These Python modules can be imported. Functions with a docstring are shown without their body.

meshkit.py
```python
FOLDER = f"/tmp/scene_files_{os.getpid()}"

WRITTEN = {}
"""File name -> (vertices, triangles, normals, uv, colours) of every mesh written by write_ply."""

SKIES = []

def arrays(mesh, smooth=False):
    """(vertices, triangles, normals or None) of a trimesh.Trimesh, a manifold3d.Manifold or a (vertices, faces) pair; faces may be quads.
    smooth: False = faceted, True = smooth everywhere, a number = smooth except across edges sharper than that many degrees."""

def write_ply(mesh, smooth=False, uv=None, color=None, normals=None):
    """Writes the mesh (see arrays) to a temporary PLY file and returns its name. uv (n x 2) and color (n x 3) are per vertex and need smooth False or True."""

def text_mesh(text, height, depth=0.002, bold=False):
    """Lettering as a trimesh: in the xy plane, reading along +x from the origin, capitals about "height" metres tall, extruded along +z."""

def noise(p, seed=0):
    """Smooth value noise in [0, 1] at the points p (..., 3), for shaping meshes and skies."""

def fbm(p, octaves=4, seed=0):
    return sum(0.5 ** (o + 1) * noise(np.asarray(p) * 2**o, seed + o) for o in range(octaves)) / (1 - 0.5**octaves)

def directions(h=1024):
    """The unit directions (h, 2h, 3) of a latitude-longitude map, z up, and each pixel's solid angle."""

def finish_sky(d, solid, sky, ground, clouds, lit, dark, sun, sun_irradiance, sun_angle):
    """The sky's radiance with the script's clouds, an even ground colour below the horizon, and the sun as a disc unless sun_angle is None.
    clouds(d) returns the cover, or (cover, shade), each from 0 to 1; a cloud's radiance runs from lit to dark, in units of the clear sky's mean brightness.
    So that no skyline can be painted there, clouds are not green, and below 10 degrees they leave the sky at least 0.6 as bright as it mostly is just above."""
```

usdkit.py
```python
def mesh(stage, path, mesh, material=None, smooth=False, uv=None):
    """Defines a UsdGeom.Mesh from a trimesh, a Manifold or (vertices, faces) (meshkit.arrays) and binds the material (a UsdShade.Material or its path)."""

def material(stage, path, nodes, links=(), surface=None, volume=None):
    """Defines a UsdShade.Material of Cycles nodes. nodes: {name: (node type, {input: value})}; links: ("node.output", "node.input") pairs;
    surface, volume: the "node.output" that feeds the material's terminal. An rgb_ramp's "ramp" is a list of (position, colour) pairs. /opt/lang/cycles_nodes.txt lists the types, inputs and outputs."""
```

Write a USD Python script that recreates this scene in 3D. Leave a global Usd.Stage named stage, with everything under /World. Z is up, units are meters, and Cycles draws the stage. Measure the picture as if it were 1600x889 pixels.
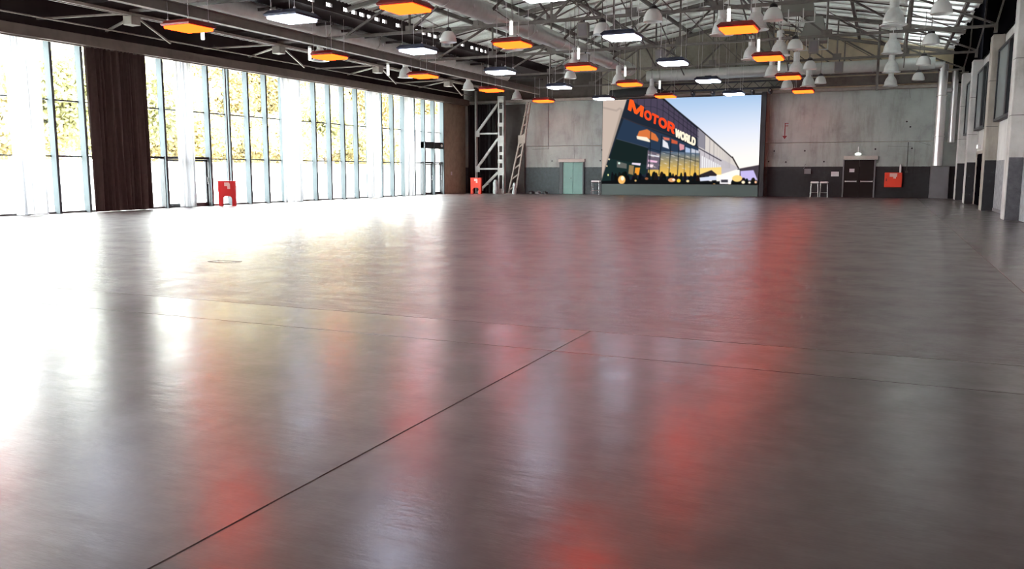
import math, random
import numpy as np, trimesh, usdkit, meshkit
from pxr import Usd, UsdGeom, UsdLux, UsdShade, Gf, Sdf
from shapely.geometry import Polygon, box as sbox
from trimesh.creation import extrude_polygon, revolve, cylinder, icosphere

stage = Usd.Stage.CreateInMemory()
UsdGeom.SetStageUpAxis(stage, 'Z'); UsdGeom.SetStageMetersPerUnit(stage, 1.0)
world = UsdGeom.Xform.Define(stage, '/World'); stage.SetDefaultPrim(world.GetPrim())
# ------------------------------------------------------------------ camera, sky, exposure
F, PITCH, YAW, CAMH = 1305.0, math.radians(7.7025), math.radians(23.9523), 1.5
fw = np.array([-math.sin(YAW)*math.cos(PITCH), math.cos(YAW)*math.cos(PITCH), -math.sin(PITCH)])
rt = np.array([math.cos(YAW), math.sin(YAW), 0.0]); up = np.cross(rt, fw)
cam = UsdGeom.Camera.Define(stage, '/World/camera')
cam.CreateHorizontalApertureAttr(36.0); cam.CreateVerticalApertureAttr(36.0*889/1600)
cam.CreateFocalLengthAttr(36.0*F/1600); cam.CreateClippingRangeAttr(Gf.Vec2f(0.05, 2000))
M4 = np.eye(4); M4[0, :3] = rt; M4[1, :3] = up; M4[2, :3] = -fw; M4[3, :3] = (0, 0, CAMH)
cam.AddTransformOp().Set(Gf.Matrix4d(*M4.ravel().tolist()))
cam.CreateExposureAttr(0.0)
SKY, RED_LAMP, WHITE_LAMP, SCREEN = 9.0, (14.0, 0.52, 0.05), (10.0, 11.0, 14.0), 1.1
dome = UsdLux.DomeLight.Define(stage, '/World/sky')
dome.CreateIntensityAttr(SKY); dome.CreateColorAttr(Gf.Vec3f(0.95, 0.985, 1.0))

# ------------------------------------------------------------------ layout (metres; y runs along the hall, z up)
XL, XR, XP, D, Y0 = -27.2, 3.82, 3.40, 53.0, -12.0
BAND = 1.80
def zr(x):                                     # underside of the main roof
    return 8.35 + (x + 20.6)/11.6*2.05 if x < -9 else 10.4 - (x + 9)/12.0*2.2
TRUSS_Y = [14.1, 21.9, 29.6, 37.3, 44.9, 52.2]
TRUSS_Z = 6.97
LAMP_Y = [5.6, 13.05, 20.5, 27.75, 35.1, 42.6, 50.3]
LAMP_Z = 5.96
ORD = ['first', 'second', 'third', 'fourth', 'fifth', 'sixth', 'seventh', 'eighth', 'ninth', 'tenth', 'eleventh', 'twelfth', 'thirteenth', 'fourteenth', 'fifteenth',
       'sixteenth', 'seventeenth', 'eighteenth', 'nineteenth', 'twentieth', 'twenty-first', 'twenty-second', 'twenty-third', 'twenty-fourth']
rng = np.random.default_rng(7)

# ------------------------------------------------------------------ object helpers
used = {}
def numbered(parent, name):
    k = (parent, name); n = used.get(k, 0); used[k] = n + 1
    return f'{parent}/{name}' + (f'_{n:03d}' if n else '')
def meta(p, label=None, cat=None, group=None, kind=None):
    for k, v in (('label', label), ('category', cat), ('group', group), ('kind', kind)):
        if v: p.SetCustomDataByKey(k, v)
    return p
def thing(name, label, cat, loc=(0, 0, 0), rotz=0.0, group=None, kind=None):
    x = UsdGeom.Xform.Define(stage, numbered('/World', name))
    x.AddTranslateOp().Set(Gf.Vec3d(*map(float, loc))); x.AddRotateZOp().Set(float(rotz))
    return meta(x.GetPrim(), label, cat, group, kind)
def part(parent, name, mesh, mat, label=None, smooth=False, kind=None):
    m = usdkit.mesh(stage, numbered(str(parent.GetPath()), name), mesh, mat, smooth)
    return meta(m.GetPrim(), label, None, None, kind)
def solo(name, mesh, mat, label, cat, group=None, kind=None, smooth=False):
    m = usdkit.mesh(stage, numbered('/World', name), mesh, mat, smooth)
    return meta(m.GetPrim(), label, cat, group, kind)
def dup(root, loc, label, rotz=0.0, group=None):
    was = root.GetCustomData(); name = str(root.GetName())
    while name[-4:-3] == '_' and name[-3:].isdigit(): name = name[:-4]
    r = thing(name, label, was['category'], loc, rotz, group or was.get('group'), was.get('kind'))
    r.GetReferences().AddInternalReference(root.GetPath()); r.SetInstanceable(True)
    return r
# ------------------------------------------------------------------ mesh helpers
cat = trimesh.util.concatenate
def bx(x0, x1, y0, y1, z0, z1):
    m = trimesh.creation.box((abs(x1-x0), abs(y1-y0), abs(z1-z0)))
    m.apply_translation(((x0+x1)/2, (y0+y1)/2, (z0+z1)/2)); return m
def cbx(x0, x1, y0, y1, z0, z1, c=0.01):       # chamfered box (hull of inset boxes)
    pts = []
    for sx in (0, 1):
        for sy in (0, 1):
            for sz in (0, 1):
                X, Y, Z = (x1 if sx else x0), (y1 if sy else y0), (z1 if sz else z0)
                dx, dy, dz = (-c if sx else c), (-c if sy else c), (-c if sz else c)
                pts += [(X, Y+dy, Z+dz), (X+dx, Y, Z+dz), (X+dx, Y+dy, Z)]
    return trimesh.convex.convex_hull(np.array(pts))
def bar(p, q, w=0.08, h=None):                 # rectangular bar from p to q, w across, h in its depth
    p, q = np.array(p, float), np.array(q, float); h = h or w
    d = q - p; L = np.linalg.norm(d); d /= L
    a = np.array([0, 0, 1.0]) if abs(d[2]) < 0.95 else np.array([1.0, 0, 0])
    s = np.cross(d, a); s /= np.linalg.norm(s); u = np.cross(s, d)
    m = trimesh.creation.box((L, w, h)); T = np.eye(4); T[:3, 0], T[:3, 1], T[:3, 2], T[:3, 3] = d, s, u, (p+q)/2
    m.apply_transform(T); return m
def angle(p, q, w=0.09, t=0.014):              # L-section steel
    p, q = np.array(p, float), np.array(q, float); d = q - p; L = np.linalg.norm(d); d /= L
    a = np.array([0, 0, 1.0]) if abs(d[2]) < 0.95 else np.array([1.0, 0, 0])
    s = np.cross(d, a); s /= np.linalg.norm(s); u = np.cross(s, d)
    m = extrude_polygon(Polygon([(0, 0), (w, 0), (w, t), (t, t), (t, w), (0, w)]), L, engine='earcut')
    m.apply_translation((-w/2, -w/2, 0)); T = np.eye(4); T[:3, 0], T[:3, 1], T[:3, 2], T[:3, 3] = s, u, d, p
    if np.linalg.det(T[:3, :3]) < 0: T[:3, 0] *= -1; m.invert()
    m.apply_transform(T); m.fix_normals(); return m
def rod(p, q, r=0.02, n=10):
    return cylinder(radius=r, segment=[p, q], sections=n)
def ibeam(p, q, w=0.2, h=0.34, t=0.03):
    p, q = np.array(p, float), np.array(q, float); d = (q-p)/np.linalg.norm(q-p); u = np.array([0, 0, 1.0])
    return cat([bar(p+u*(h/2-t/2), q+u*(h/2-t/2), w, t), bar(p-u*(h/2-t/2), q-u*(h/2-t/2), w, t), bar(p, q, t, h-2*t)])
def lathe(profile, n=28):
    return revolve(np.array(profile, float), sections=n)
def moved(m, x=0, y=0, z=0):
    m = m.copy(); m.apply_translation((x, y, z)); return m
def turned(m, deg, axis):
    m = m.copy(); m.apply_transform(trimesh.transformations.rotation_matrix(math.radians(deg), axis)); return m
def sheet(P):                                  # grid of points (n,m,3) -> trimesh
    n, m = P.shape[:2]; i = np.arange(n*m).reshape(n, m)
    a, b, c, d = i[:-1, :-1].ravel(), i[1:, :-1].ravel(), i[1:, 1:].ravel(), i[:-1, 1:].ravel()
    return trimesh.Trimesh(P.reshape(-1, 3), np.vstack([np.c_[a, b, c], np.c_[a, c, d]]), process=False)

# ------------------------------------------------------------------ materials
def srgb(r, g, b):
    return tuple(((c/255)/12.92 if c/255 <= 0.04045 else ((c/255+0.055)/1.055)**2.4) for c in (r, g, b))
def mat(name, col, rough=0.6, metal=0.0, var=0.0, scale=3.0, bump=0.0, bscale=20.0, **kw):
    n = {'p': ('principled_bsdf', {'base_color': col, 'roughness': rough, 'metallic': metal, **kw})}; l = []
    if var or bump: n['g'] = ('geometry', {})
    if var:
        lo, hi = [c*(1-var) for c in col], [min(1, c*(1+var*0.6)) for c in col]
        n['n'] = ('noise_texture', {'scale': scale, 'detail': 6.0, 'roughness': 0.62}); n['r'] = ('rgb_ramp', {'ramp': [(0.3, lo), (0.5, col), (0.7, hi)]})
        l += [('g.position', 'n.vector'), ('n.fac', 'r.fac'), ('r.color', 'p.base_color')]
    if bump:
        n['bn'] = ('noise_texture', {'scale': bscale, 'detail': 5.0}); n['b'] = ('bump', {'strength': 1.0, 'distance': bump})
        l += [('g.position', 'bn.vector'), ('bn.fac', 'b.height'), ('b.normal', 'p.normal')]
    return usdkit.material(stage, '/World/Looks/'+name, n, l, surface='p.BSDF')
def emit(name, col, s=1.0):
    return usdkit.material(stage, '/World/Looks/'+name, {'e': ('emission', {'color': col, 'strength': s})}, [], surface='e.emission')
def painted_wall(name, upper, lower, zband, chip=0.35, rough=0.75):
    """weathered masonry paint: pale coat above the dado line, dark coat below it, chips and damp stains"""
    n = {'g': ('geometry', {}), 'sx': ('separate_xyz', {}),
         'n1': ('noise_texture', {'scale': 0.7, 'detail': 7.0, 'roughness': 0.6}), 'n2': ('noise_texture', {'scale': 5.0, 'detail': 8.0, 'roughness': 0.7}),
         'st': ('mapping', {'scale': (1.6, 1.6, 0.25)}), 'n3': ('noise_texture', {'scale': 1.2, 'detail': 6.0, 'roughness': 0.65}),
         'ru': ('rgb_ramp', {'ramp': [(0.30, [c*0.62 for c in upper]), (0.45, [c*0.88 for c in upper]), (0.6, upper), (0.8, [min(1, c*1.12) for c in upper])]}),
         'rl': ('rgb_ramp', {'ramp': [(0.3, [c*0.6 for c in lower]), (0.55, lower), (0.62 + 0.2*(1-chip), [c*1.5 for c in lower]), (0.8 + 0.15*(1-chip), [c*0.5 for c in upper])]}),
         'mm': ('mix', {'fac': 0.5}), 'st2': ('rgb_ramp', {'ramp': [(0.33, (0.72, 0.70, 0.66)), (0.5, (1, 1, 1))]}), 'mul': ('mix', {'mix_type': 'multiply', 'fac': 0.8}),
         'lt': ('math', {'math_type': 'less_than', 'value2': zband}), 'wob': ('math', {'math_type': 'multiply_add', 'value2': 0.03}),
         'mx': ('mix', {}), 'b': ('bump', {'strength': 0.7, 'distance': 0.02}), 'p': ('principled_bsdf', {'roughness': rough})}
    l = [('g.position', 'sx.vector'), ('g.position', 'n1.vector'), ('g.position', 'n2.vector'), ('g.position', 'st.vector'), ('st.vector', 'n3.vector'),
         ('n1.fac', 'ru.fac'), ('n2.fac', 'rl.fac'), ('n3.fac', 'st2.fac'), ('ru.color', 'mul.color1'), ('st2.color', 'mul.color2'),
         ('n2.fac', 'wob.value1'), ('sx.z', 'wob.value3'), ('wob.value', 'lt.value1'), ('lt.value', 'mx.fac'), ('mul.color', 'mx.color1'), ('rl.color', 'mx.color2'),
         ('mx.color', 'p.base_color'), ('n2.fac', 'b.height'), ('b.normal', 'p.normal')]
    return usdkit.material(stage, '/World/Looks/'+name, n, l, surface='p.BSDF')
def floor_mat(name, col, rough, streak=0.0, rvar=0.05, bdist=0.004):
    n = {'g': ('geometry', {}), 'm': ('mapping', {'scale': (0.5, 1.1, 1.0)}), 'n1': ('noise_texture', {'scale': 0.8, 'detail': 8.0, 'roughness': 0.6}),
         'r': ('rgb_ramp', {'ramp': [(0.3, [c*0.78 for c in col]), (0.5, col), (0.7, [c*1.22 for c in col])]}),
         'n2': ('noise_texture', {'scale': 1.4, 'detail': 7.0, 'roughness': 0.65}), 'mr': ('map_range', {'from_min': 0.3, 'from_max': 0.7, 'to_min': rough-rvar, 'to_max': rough+rvar}),
         'm3': ('mapping', {'scale': (0.8, 3.2, 1.0)}), 'n3': ('noise_texture', {'scale': 2.2, 'detail': 6.0, 'roughness': 0.6}), 'n4': ('noise_texture', {'scale': 30.0, 'detail': 3.0}),
         'ad': ('math', {'math_type': 'multiply_add', 'value2': 0.12}), 'b': ('bump', {'strength': 1.0, 'distance': bdist}),
         'p': ('principled_bsdf', {'ior': 1.5, 'roughness': 0.5, 'specular_ior_level': 0.3, 'coat_weight': 1.0, 'coat_ior': 1.75})}
    l = [('g.position', 'm.vector'), ('m.vector', 'n1.vector'), ('n1.fac', 'r.fac'), ('r.color', 'p.base_color'), ('g.position', 'n2.vector'), ('n2.fac', 'mr.value'), ('mr.result', 'p.coat_roughness'),
         ('g.position', 'm3.vector'), ('m3.vector', 'n3.vector'), ('g.position', 'n4.vector'), ('n4.fac', 'ad.value1'), ('n3.fac', 'ad.value3'), ('ad.value', 'b.height'), ('b.normal', 'p.normal'), ('b.normal', 'p.coat_normal')]
    return usdkit.material(stage, '/World/Looks/'+name, n, l, surface='p.BSDF')

FLOOR_FAR = floor_mat('floor_far', (0.084, 0.061, 0.057), 0.30, rvar=0.06, bdist=0.009)
FLOOR_NEAR = floor_mat('floor_near', (0.070, 0.051, 0.047), 0.235, rvar=0.04, bdist=0.003)
FLOOR_STRIP = floor_mat('floor_strip', (0.088, 0.070, 0.066), 0.25, rvar=0.04, bdist=0.002)
FLOOR_AISLE = floor_mat('floor_aisle', (0.125, 0.118, 0.115), 0.22, rvar=0.04, bdist=0.003)
JOINT = mat('joint_filler', (0.10, 0.085, 0.08), 0.6)
WALL_BACK = painted_wall('back_wall_paint', (0.36, 0.395, 0.372), (0.017, 0.017, 0.019), BAND, 0.2)
WALL_BACK_L = painted_wall('back_wall_paint_green_dado', (0.36, 0.395, 0.372), (0.055, 0.075, 0.078), BAND, 0.1)
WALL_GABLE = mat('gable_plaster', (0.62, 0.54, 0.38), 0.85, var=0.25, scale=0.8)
WALL_RIGHT = painted_wall('right_wall_paint', (0.74, 0.74, 0.72), (0.32, 0.33, 0.345), 1.93, 0.6)
WALL_PLAIN = painted_wall('pillar_paint', (0.68, 0.67, 0.65), (0.68, 0.67, 0.65), -1, 0.15)
DADO_GREY = painted_wall('grey_pillar_dado', (0.12, 0.12, 0.135), (0.12, 0.12, 0.135), 9, 0.1)
DADO_BLACK = painted_wall('chipped_black_dado', (0.55, 0.55, 0.55), (0.016, 0.017, 0.021), 9, 0.85)
WALL_WORN = painted_wall('worn_pillar_paint', (0.42, 0.385, 0.335), (0.42, 0.385, 0.335), -1, 0.4)
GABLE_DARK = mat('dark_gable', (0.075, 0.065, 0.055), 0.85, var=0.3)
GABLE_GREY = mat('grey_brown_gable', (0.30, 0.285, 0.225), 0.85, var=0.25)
BEIGE = mat('beige_jamb', (0.42, 0.35, 0.25), 0.8, var=0.2)
def translucent_sheet(name, col, through):
    return usdkit.material(stage, '/World/Looks/'+name, {'g': ('geometry', {}), 'n': ('noise_texture', {'scale': 0.9, 'detail': 5.0}), 'r': ('rgb_ramp', {'ramp': [(0.3, [c*0.6 for c in through]), (0.7, [c*1.3 for c in through])]}),
        'd': ('diffuse_bsdf', {'color': col}), 't': ('translucent_bsdf', {}), 'a': ('add_closure', {})}, [('g.position', 'n.vector'), ('n.fac', 'r.fac'), ('r.color', 't.color'), ('d.BSDF', 'a.closure1'), ('t.BSDF', 'a.closure2')], surface='a.closure')
ROOF = translucent_sheet('roof_sheet_grey', (0.72, 0.75, 0.71), (0.0075, 0.0085, 0.0078))
ROOFLIGHT = translucent_sheet('rooflight_grp', (0.70, 0.73, 0.70), (0.075, 0.08, 0.078))
ROOF_OLD = translucent_sheet('roof_sheet_opaque', (0.60, 0.61, 0.58), (0.0008, 0.0008, 0.0008))
ROOF_DARK = mat('dark_roof_lining', (0.030, 0.022, 0.021), 0.85, var=0.3, scale=1.5)
BLACK = mat('black_molton', (0.004, 0.004, 0.005), 1.0, specular_ior_level=0.0)
STEEL = mat('truss_paint', (0.13, 0.118, 0.105), 0.55, var=0.3, scale=4.0)
STEEL_LT = mat('light_steel_paint', (0.30, 0.275, 0.24), 0.55, var=0.2, scale=4.0)
BEAM = mat('beam_paint', (0.20, 0.175, 0.15), 0.6, var=0.2, scale=2.0)
COLUMN = mat('lattice_column_paint', (0.46, 0.48, 0.45), 0.5, var=0.15, scale=4.0)
COLUMN_BR = mat('raking_strut_paint', (0.27, 0.24, 0.205), 0.6, var=0.25, scale=4.0)
GALV = mat('galvanised_duct', (0.68, 0.71, 0.68), 0.36, 0.25, var=0.12, scale=2.5)
GALV_LT = mat('bright_duct', (0.95, 0.97, 0.98), 0.36, 0.75)
ALU = mat('window_aluminium', (0.098, 0.118, 0.124), 0.7, 0.0, specular_ior_level=0.12)
DARKALU = mat('dark_door_frame', (0.022, 0.027, 0.030), 0.4)
THINBAR = mat('grey_glazing_bar', (0.10, 0.11, 0.11), 0.5)
GLASS = usdkit.material(stage, '/World/Looks/clear_glass', {'f': ('layer_weight', {'blend': 0.5}), 'pw': ('math', {'math_type': 'power', 'value2': 5.0}), 'ma': ('math', {'math_type': 'multiply_add', 'value2': 0.5, 'value3': 0.03}), 't': ('transparent_bsdf', {'color': (0.97, 0.985, 0.98)}), 'g': ('glossy_bsdf', {'color': (1, 1, 1), 'roughness': 0.02}), 'm': ('mix_closure', {})},
                        [('f.facing', 'pw.value1'), ('pw.value', 'ma.value1'), ('ma.value', 'm.fac'), ('t.BSDF', 'm.closure1'), ('g.BSDF', 'm.closure2')], surface='m.closure')
SHEER = usdkit.material(stage, '/World/Looks/sheer_voile', {'t': ('transparent_bsdf', {'color': (1, 1, 1)}), 'tr': ('translucent_bsdf', {'color': (0.36, 0.365, 0.38)}), 'd': ('diffuse_bsdf', {'color': (0.8, 0.8, 0.82)}), 'a': ('mix_closure', {'fac': 0.3}), 'm': ('mix_closure', {'fac': 0.93})},
                        [('tr.BSDF', 'a.closure1'), ('d.BSDF', 'a.closure2'), ('t.BSDF', 'm.closure1'), ('a.closure', 'm.closure2')], surface='m.closure')
DRAPE = mat('brown_drape', (0.085, 0.062, 0.055), 0.9, var=0.15, scale=6.0)
DRAPE_BLK = mat('black_drape', (0.016, 0.018, 0.019), 0.85)
RED_BOX = mat('red_cabinet', srgb(200, 30, 34), 0.45)
ORANGE_BOX = mat('orange_red_cabinet', srgb(225, 62, 38), 0.45)
WHITE = mat('white_paint', (0.82, 0.82, 0.82), 0.5)
PAPER = mat('paper', (0.72, 0.72, 0.74), 0.8)
PINK_TAG = mat('pink_label', (0.80, 0.50, 0.46), 0.7)
CHROME = mat('chrome', (0.75, 0.77, 0.78), 0.22, 1.0)
GREEN_DOOR = mat('green_door', srgb(108, 146, 138), 0.5, var=0.08)
BROWN_DOOR = mat('dark_brown_door', (0.018, 0.013, 0.012), 0.6, specular_ior_level=0.15)
LINTEL = mat('lintel_stone', (0.46, 0.42, 0.38), 0.75, var=0.1)
GREY_PANEL = mat('grey_panel', (0.17, 0.165, 0.175), 0.6, var=0.12, scale=2.0)
PLINTH = mat('screen_plinth_grey', (0.085, 0.125, 0.115), 0.6)
BLACKM = mat('black_metal', (0.012, 0.012, 0.014), 0.45)
SHUTTER = mat('shutter_glass', (0.23, 0.275, 0.275), 0.25)
SHUTTER_FR = mat('shutter_frame', (0.018, 0.022, 0.026), 0.5)
RED_HOUSE = mat('red_lamp_housing', (0.20, 0.006, 0.006), 0.4)
NAVY_HOUSE = mat('navy_lamp_housing', (0.018, 0.026, 0.060), 0.4)
RED_GLOW = emit('red_lamp_diffuser', RED_LAMP)
WHITE_GLOW = emit('white_lamp_diffuser', WHITE_LAMP)
TUBE_GLOW = emit('tube_lamp_glow', (1.25, 1.25, 1.2))
SIGN_GLOW = emit('emergency_lamp_glow', (1.6, 1.7, 1.6))
BELL = mat('bell_aluminium', (0.82, 0.87, 0.85), 0.35, 0.1, var=0.1, scale=6.0)
CAP = mat('translucent_dome', (0.90, 0.93, 0.91), 0.3)
SPEAKER = mat('grey_speaker_box', (0.22, 0.225, 0.20), 0.7)
RED_MARK = mat('red_paint_mark', srgb(120, 38, 38), 0.7)
CONDUIT = mat('dark_conduit', (0.06, 0.058, 0.055), 0.6)
PAVING = mat('terrace_paving', (0.78, 0.775, 0.76), 0.8, var=0.15, scale=0.4)
GARDEN_WALL = mat('white_render', (0.80, 0.80, 0.80), 0.85, var=0.04)
BARK = mat('bark', (0.16, 0.12, 0.085), 0.9, var=0.3, scale=6.0)
def leaf_mat(name, c1, c2):
    return usdkit.material(stage, '/World/Looks/'+name, {'g': ('geometry', {}), 'r': ('rgb_ramp', {'ramp': [(0.0, c1), (1.0, c2)]}), 'd': ('diffuse_bsdf', {}), 't': ('translucent_bsdf', {}), 'm': ('mix_closure', {'fac': 0.5})},
        [('g.random_per_island', 'r.fac'), ('r.color', 'd.color'), ('r.color', 't.color'), ('d.BSDF', 'm.closure1'), ('t.BSDF', 'm.closure2')], surface='m.closure')
LEAVES = [leaf_mat('yellow_leaves', (0.46, 0.385, 0.20), (0.56, 0.50, 0.29)), leaf_mat('orange_leaves', (0.47, 0.36, 0.21), (0.54, 0.45, 0.28)), leaf_mat('green_yellow_leaves', (0.39, 0.38, 0.20), (0.50, 0.46, 0.26))]

# ================================================================== THE SETTING
# ---- floor: slabs with recessed joints
fl = thing('floor', 'dark grey-brown glossy sealed floor across the whole hall', 'floor', kind='structure')
part(fl, 'joint_bed', bx(XL-0.4, XR+0.6, Y0-0.3, D+0.3, -0.25, -0.004), JOINT)
JX, JA, JY1, JY2, g = -2.483, 1.65, 6.46, 7.42, 0.003
def slab(x0, x1, y0, y1, m, label, dz=0.0):
    part(fl, 'slab', cbx(x0+g, x1-g, y0+g, y1-g, -0.06, dz, 0.005), m, label)
slab(XL-0.3, JX, Y0-0.2, JY1, FLOOR_NEAR, 'smooth near floor slab on the window side')
slab(JX, XR+0.5, Y0-0.2, JY1, FLOOR_NEAR, 'smooth near floor slab on the pillar side')
slab(XL-0.3, JX, JY1, JY2, FLOOR_STRIP, 'shiny narrow cross strip on the window side')
slab(JX, XR+0.5, JY1, JY2, FLOOR_STRIP, 'shiny narrow cross strip on the pillar side')
slab(XL-0.3, JA, JY2, D+0.2, FLOOR_FAR, 'large rougher far floor slab')
slab(JA, XR+0.5, JY2, D+0.2, FLOOR_AISLE, 'lighter glossy aisle slab along the pillars')
part(fl, 'floor_hatch', cat([bx(-10.32, -9.80, 10.66, 10.675, 0, 0.004), bx(-10.32, -9.80, 10.885, 10.90, 0, 0.004), bx(-10.32, -10.305, 10.66, 10.90, 0, 0.004), bx(-9.815, -9.80, 10.66, 10.90, 0, 0.004)]), JOINT, 'small flush hatch cover frame')

# ---- back wall
wb = thing('wall_back', 'weathered pale painted back wall with dark dado', 'wall', kind='structure')
j = 0.012
xs_low = [XL-0.3, -19.0, -6.6, 1.4, XR+0.6]
for i, (a, b) in enumerate(zip(xs_low[:-1], xs_low[1:])):
    part(wb, 'concrete_panel', cbx(a+j*0.3, b-j*0.3, D, D+0.4, -0.06, 3.18, 0.006), WALL_BACK_L if i < 2 else WALL_BACK)
for a, b in zip([XL-0.3, -20.9, -6.6, XR-1.6], [-20.9, -6.6, XR-1.6, XR+0.6]):
    part(wb, 'concrete_panel', cbx(a+j*0.3, b-j*0.3, D+0.004, D+0.4, 3.205, 6.12, 0.006), WALL_BACK)
part(wb, 'backing', bx(XL-0.3, XR+0.6, D+0.40, D+0.5, -0.06, 6.3), WALL_GABLE)
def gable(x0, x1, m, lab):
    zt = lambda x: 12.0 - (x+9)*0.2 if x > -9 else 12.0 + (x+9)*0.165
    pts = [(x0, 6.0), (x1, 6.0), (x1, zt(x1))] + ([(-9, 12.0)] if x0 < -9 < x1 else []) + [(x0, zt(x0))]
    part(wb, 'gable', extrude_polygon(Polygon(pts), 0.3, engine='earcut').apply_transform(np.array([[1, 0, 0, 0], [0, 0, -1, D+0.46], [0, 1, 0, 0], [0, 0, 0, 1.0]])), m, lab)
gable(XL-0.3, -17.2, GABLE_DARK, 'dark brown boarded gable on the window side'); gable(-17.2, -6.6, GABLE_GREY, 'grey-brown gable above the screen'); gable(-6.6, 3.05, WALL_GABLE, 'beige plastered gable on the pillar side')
part(wb, 'ledge', cbx(XL, XR, D-0.22, D+0.1, 6.13, 6.30, 0.02), STEEL_LT, 'dusty ledge beam')
part(wb, 'upper_beam', ibeam((-6.6, D-0.1, 6.66), (XR, D-0.1, 6.66), 0.2, 0.5), STEEL, 'dark steel beam over the ledge')
part(wb, 'crack', cat([bar((0.0, D-0.003, 2.95), (0.8, D-0.003, 2.92), 0.012), bar((0.8, D-0.003, 2.92), (1.3, D-0.003, 2.86), 0.012), bar((1.6, D-0.003, 3.15), (2.2, D-0.003, 2.95), 0.012), bar((0.95, D-0.003, 6.1), (1.0, D-0.003, 5.6), 0.014)]), CONDUIT, 'dark hairline cracks')
for hx, hz in ((-6.25, 2.72), (-4.5, 2.72), (-5.55, 2.06), (-3.4, 2.08), (-0.65, 2.78), (1.25, 2.80), (-6.55, 2.1), (0.9, 4.3), (1.1, 4.0), (-24.3, 2.6), (-20.6, 2.2), (-17.1, 2.9), (-17.2, 2.2)):
    part(wb, 'wall_hole', turned(cylinder(0.05, 0.01, sections=10), 90, (1, 0, 0)).apply_translation((hx, D-0.004, hz)), BLACKM)
part(wb, 'surface_channel', cat([bar((-20.85, D-0.01, 3.0), (-20.85, D-0.01, 6.0), 0.02), bar((-22.0, D-0.01, 3.0), (-20.85, D-0.01, 3.0), 0.02)]), CONDUIT)

# ---- left wall above and beside the glazing
wl = thing('wall_left', 'window-side wall over and beyond the tall glazing', 'wall', kind='structure')
part(wl, 'lintel_wall', bx(XL-0.35, XL-0.02, Y0, D, 6.12, 8.1), ROOF_DARK, 'dark band over the windows')
part(wl, 'end_wall', cbx(XL-0.3, XL+0.08, 49.75, D, 0, 6.12, 0.01), BEIGE, 'beige strip of wall between the last window and the corner')
part(wl, 'switch_plate', cbx(XL+0.08, XL+0.10, 50.75, 50.95, 1.25, 1.5, 0.004), PAPER)
solo('trim_1', cat([cbx(XL+0.02, XL+0.52, Y0, D-0.2, 6.02, 6.40, 0.015), bx(XL+0.34, XL+0.40, Y0, D-0.2, 5.98, 6.02)]), BEAM, 'long brown-grey curtain pelmet box along the window tops', 'pelmet', kind='structure')

# ---- windows: one bay = pane x3, mullion, bars
P = 1.2469; Yk = lambda k: 19.66 + P*k
ZT = (0.04, 2.05, 4.03, 6.12)
def win_bay(n, ya, yb, label, lower=True, group=None):
    w = thing(f'window_{n}', label, 'window', kind='structure', group=group)
    for i in range(3):
        if i == 0 and not lower: continue
        part(w, 'pane', bx(XL-0.062, XL-0.05, ya+0.05, yb-0.05, ZT[i]+0.025, ZT[i+1]-0.025), GLASS)
    part(w, 'mullion', cbx(XL-0.07, XL+0.22, ya-0.05, ya+0.05, 0, 6.12, 0.006), ALU)
    for i in (1, 2):
        part(w, 'glazing_bar', bx(XL-0.08, XL-0.02, ya+0.05, yb-0.05, ZT[i]-0.025, ZT[i]+0.025), THINBAR)
    if lower: part(w, 'sill', bx(XL-0.10, XL+0.02, ya+0.05, yb-0.05, 0, 0.065), THINBAR)
    return w
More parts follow.
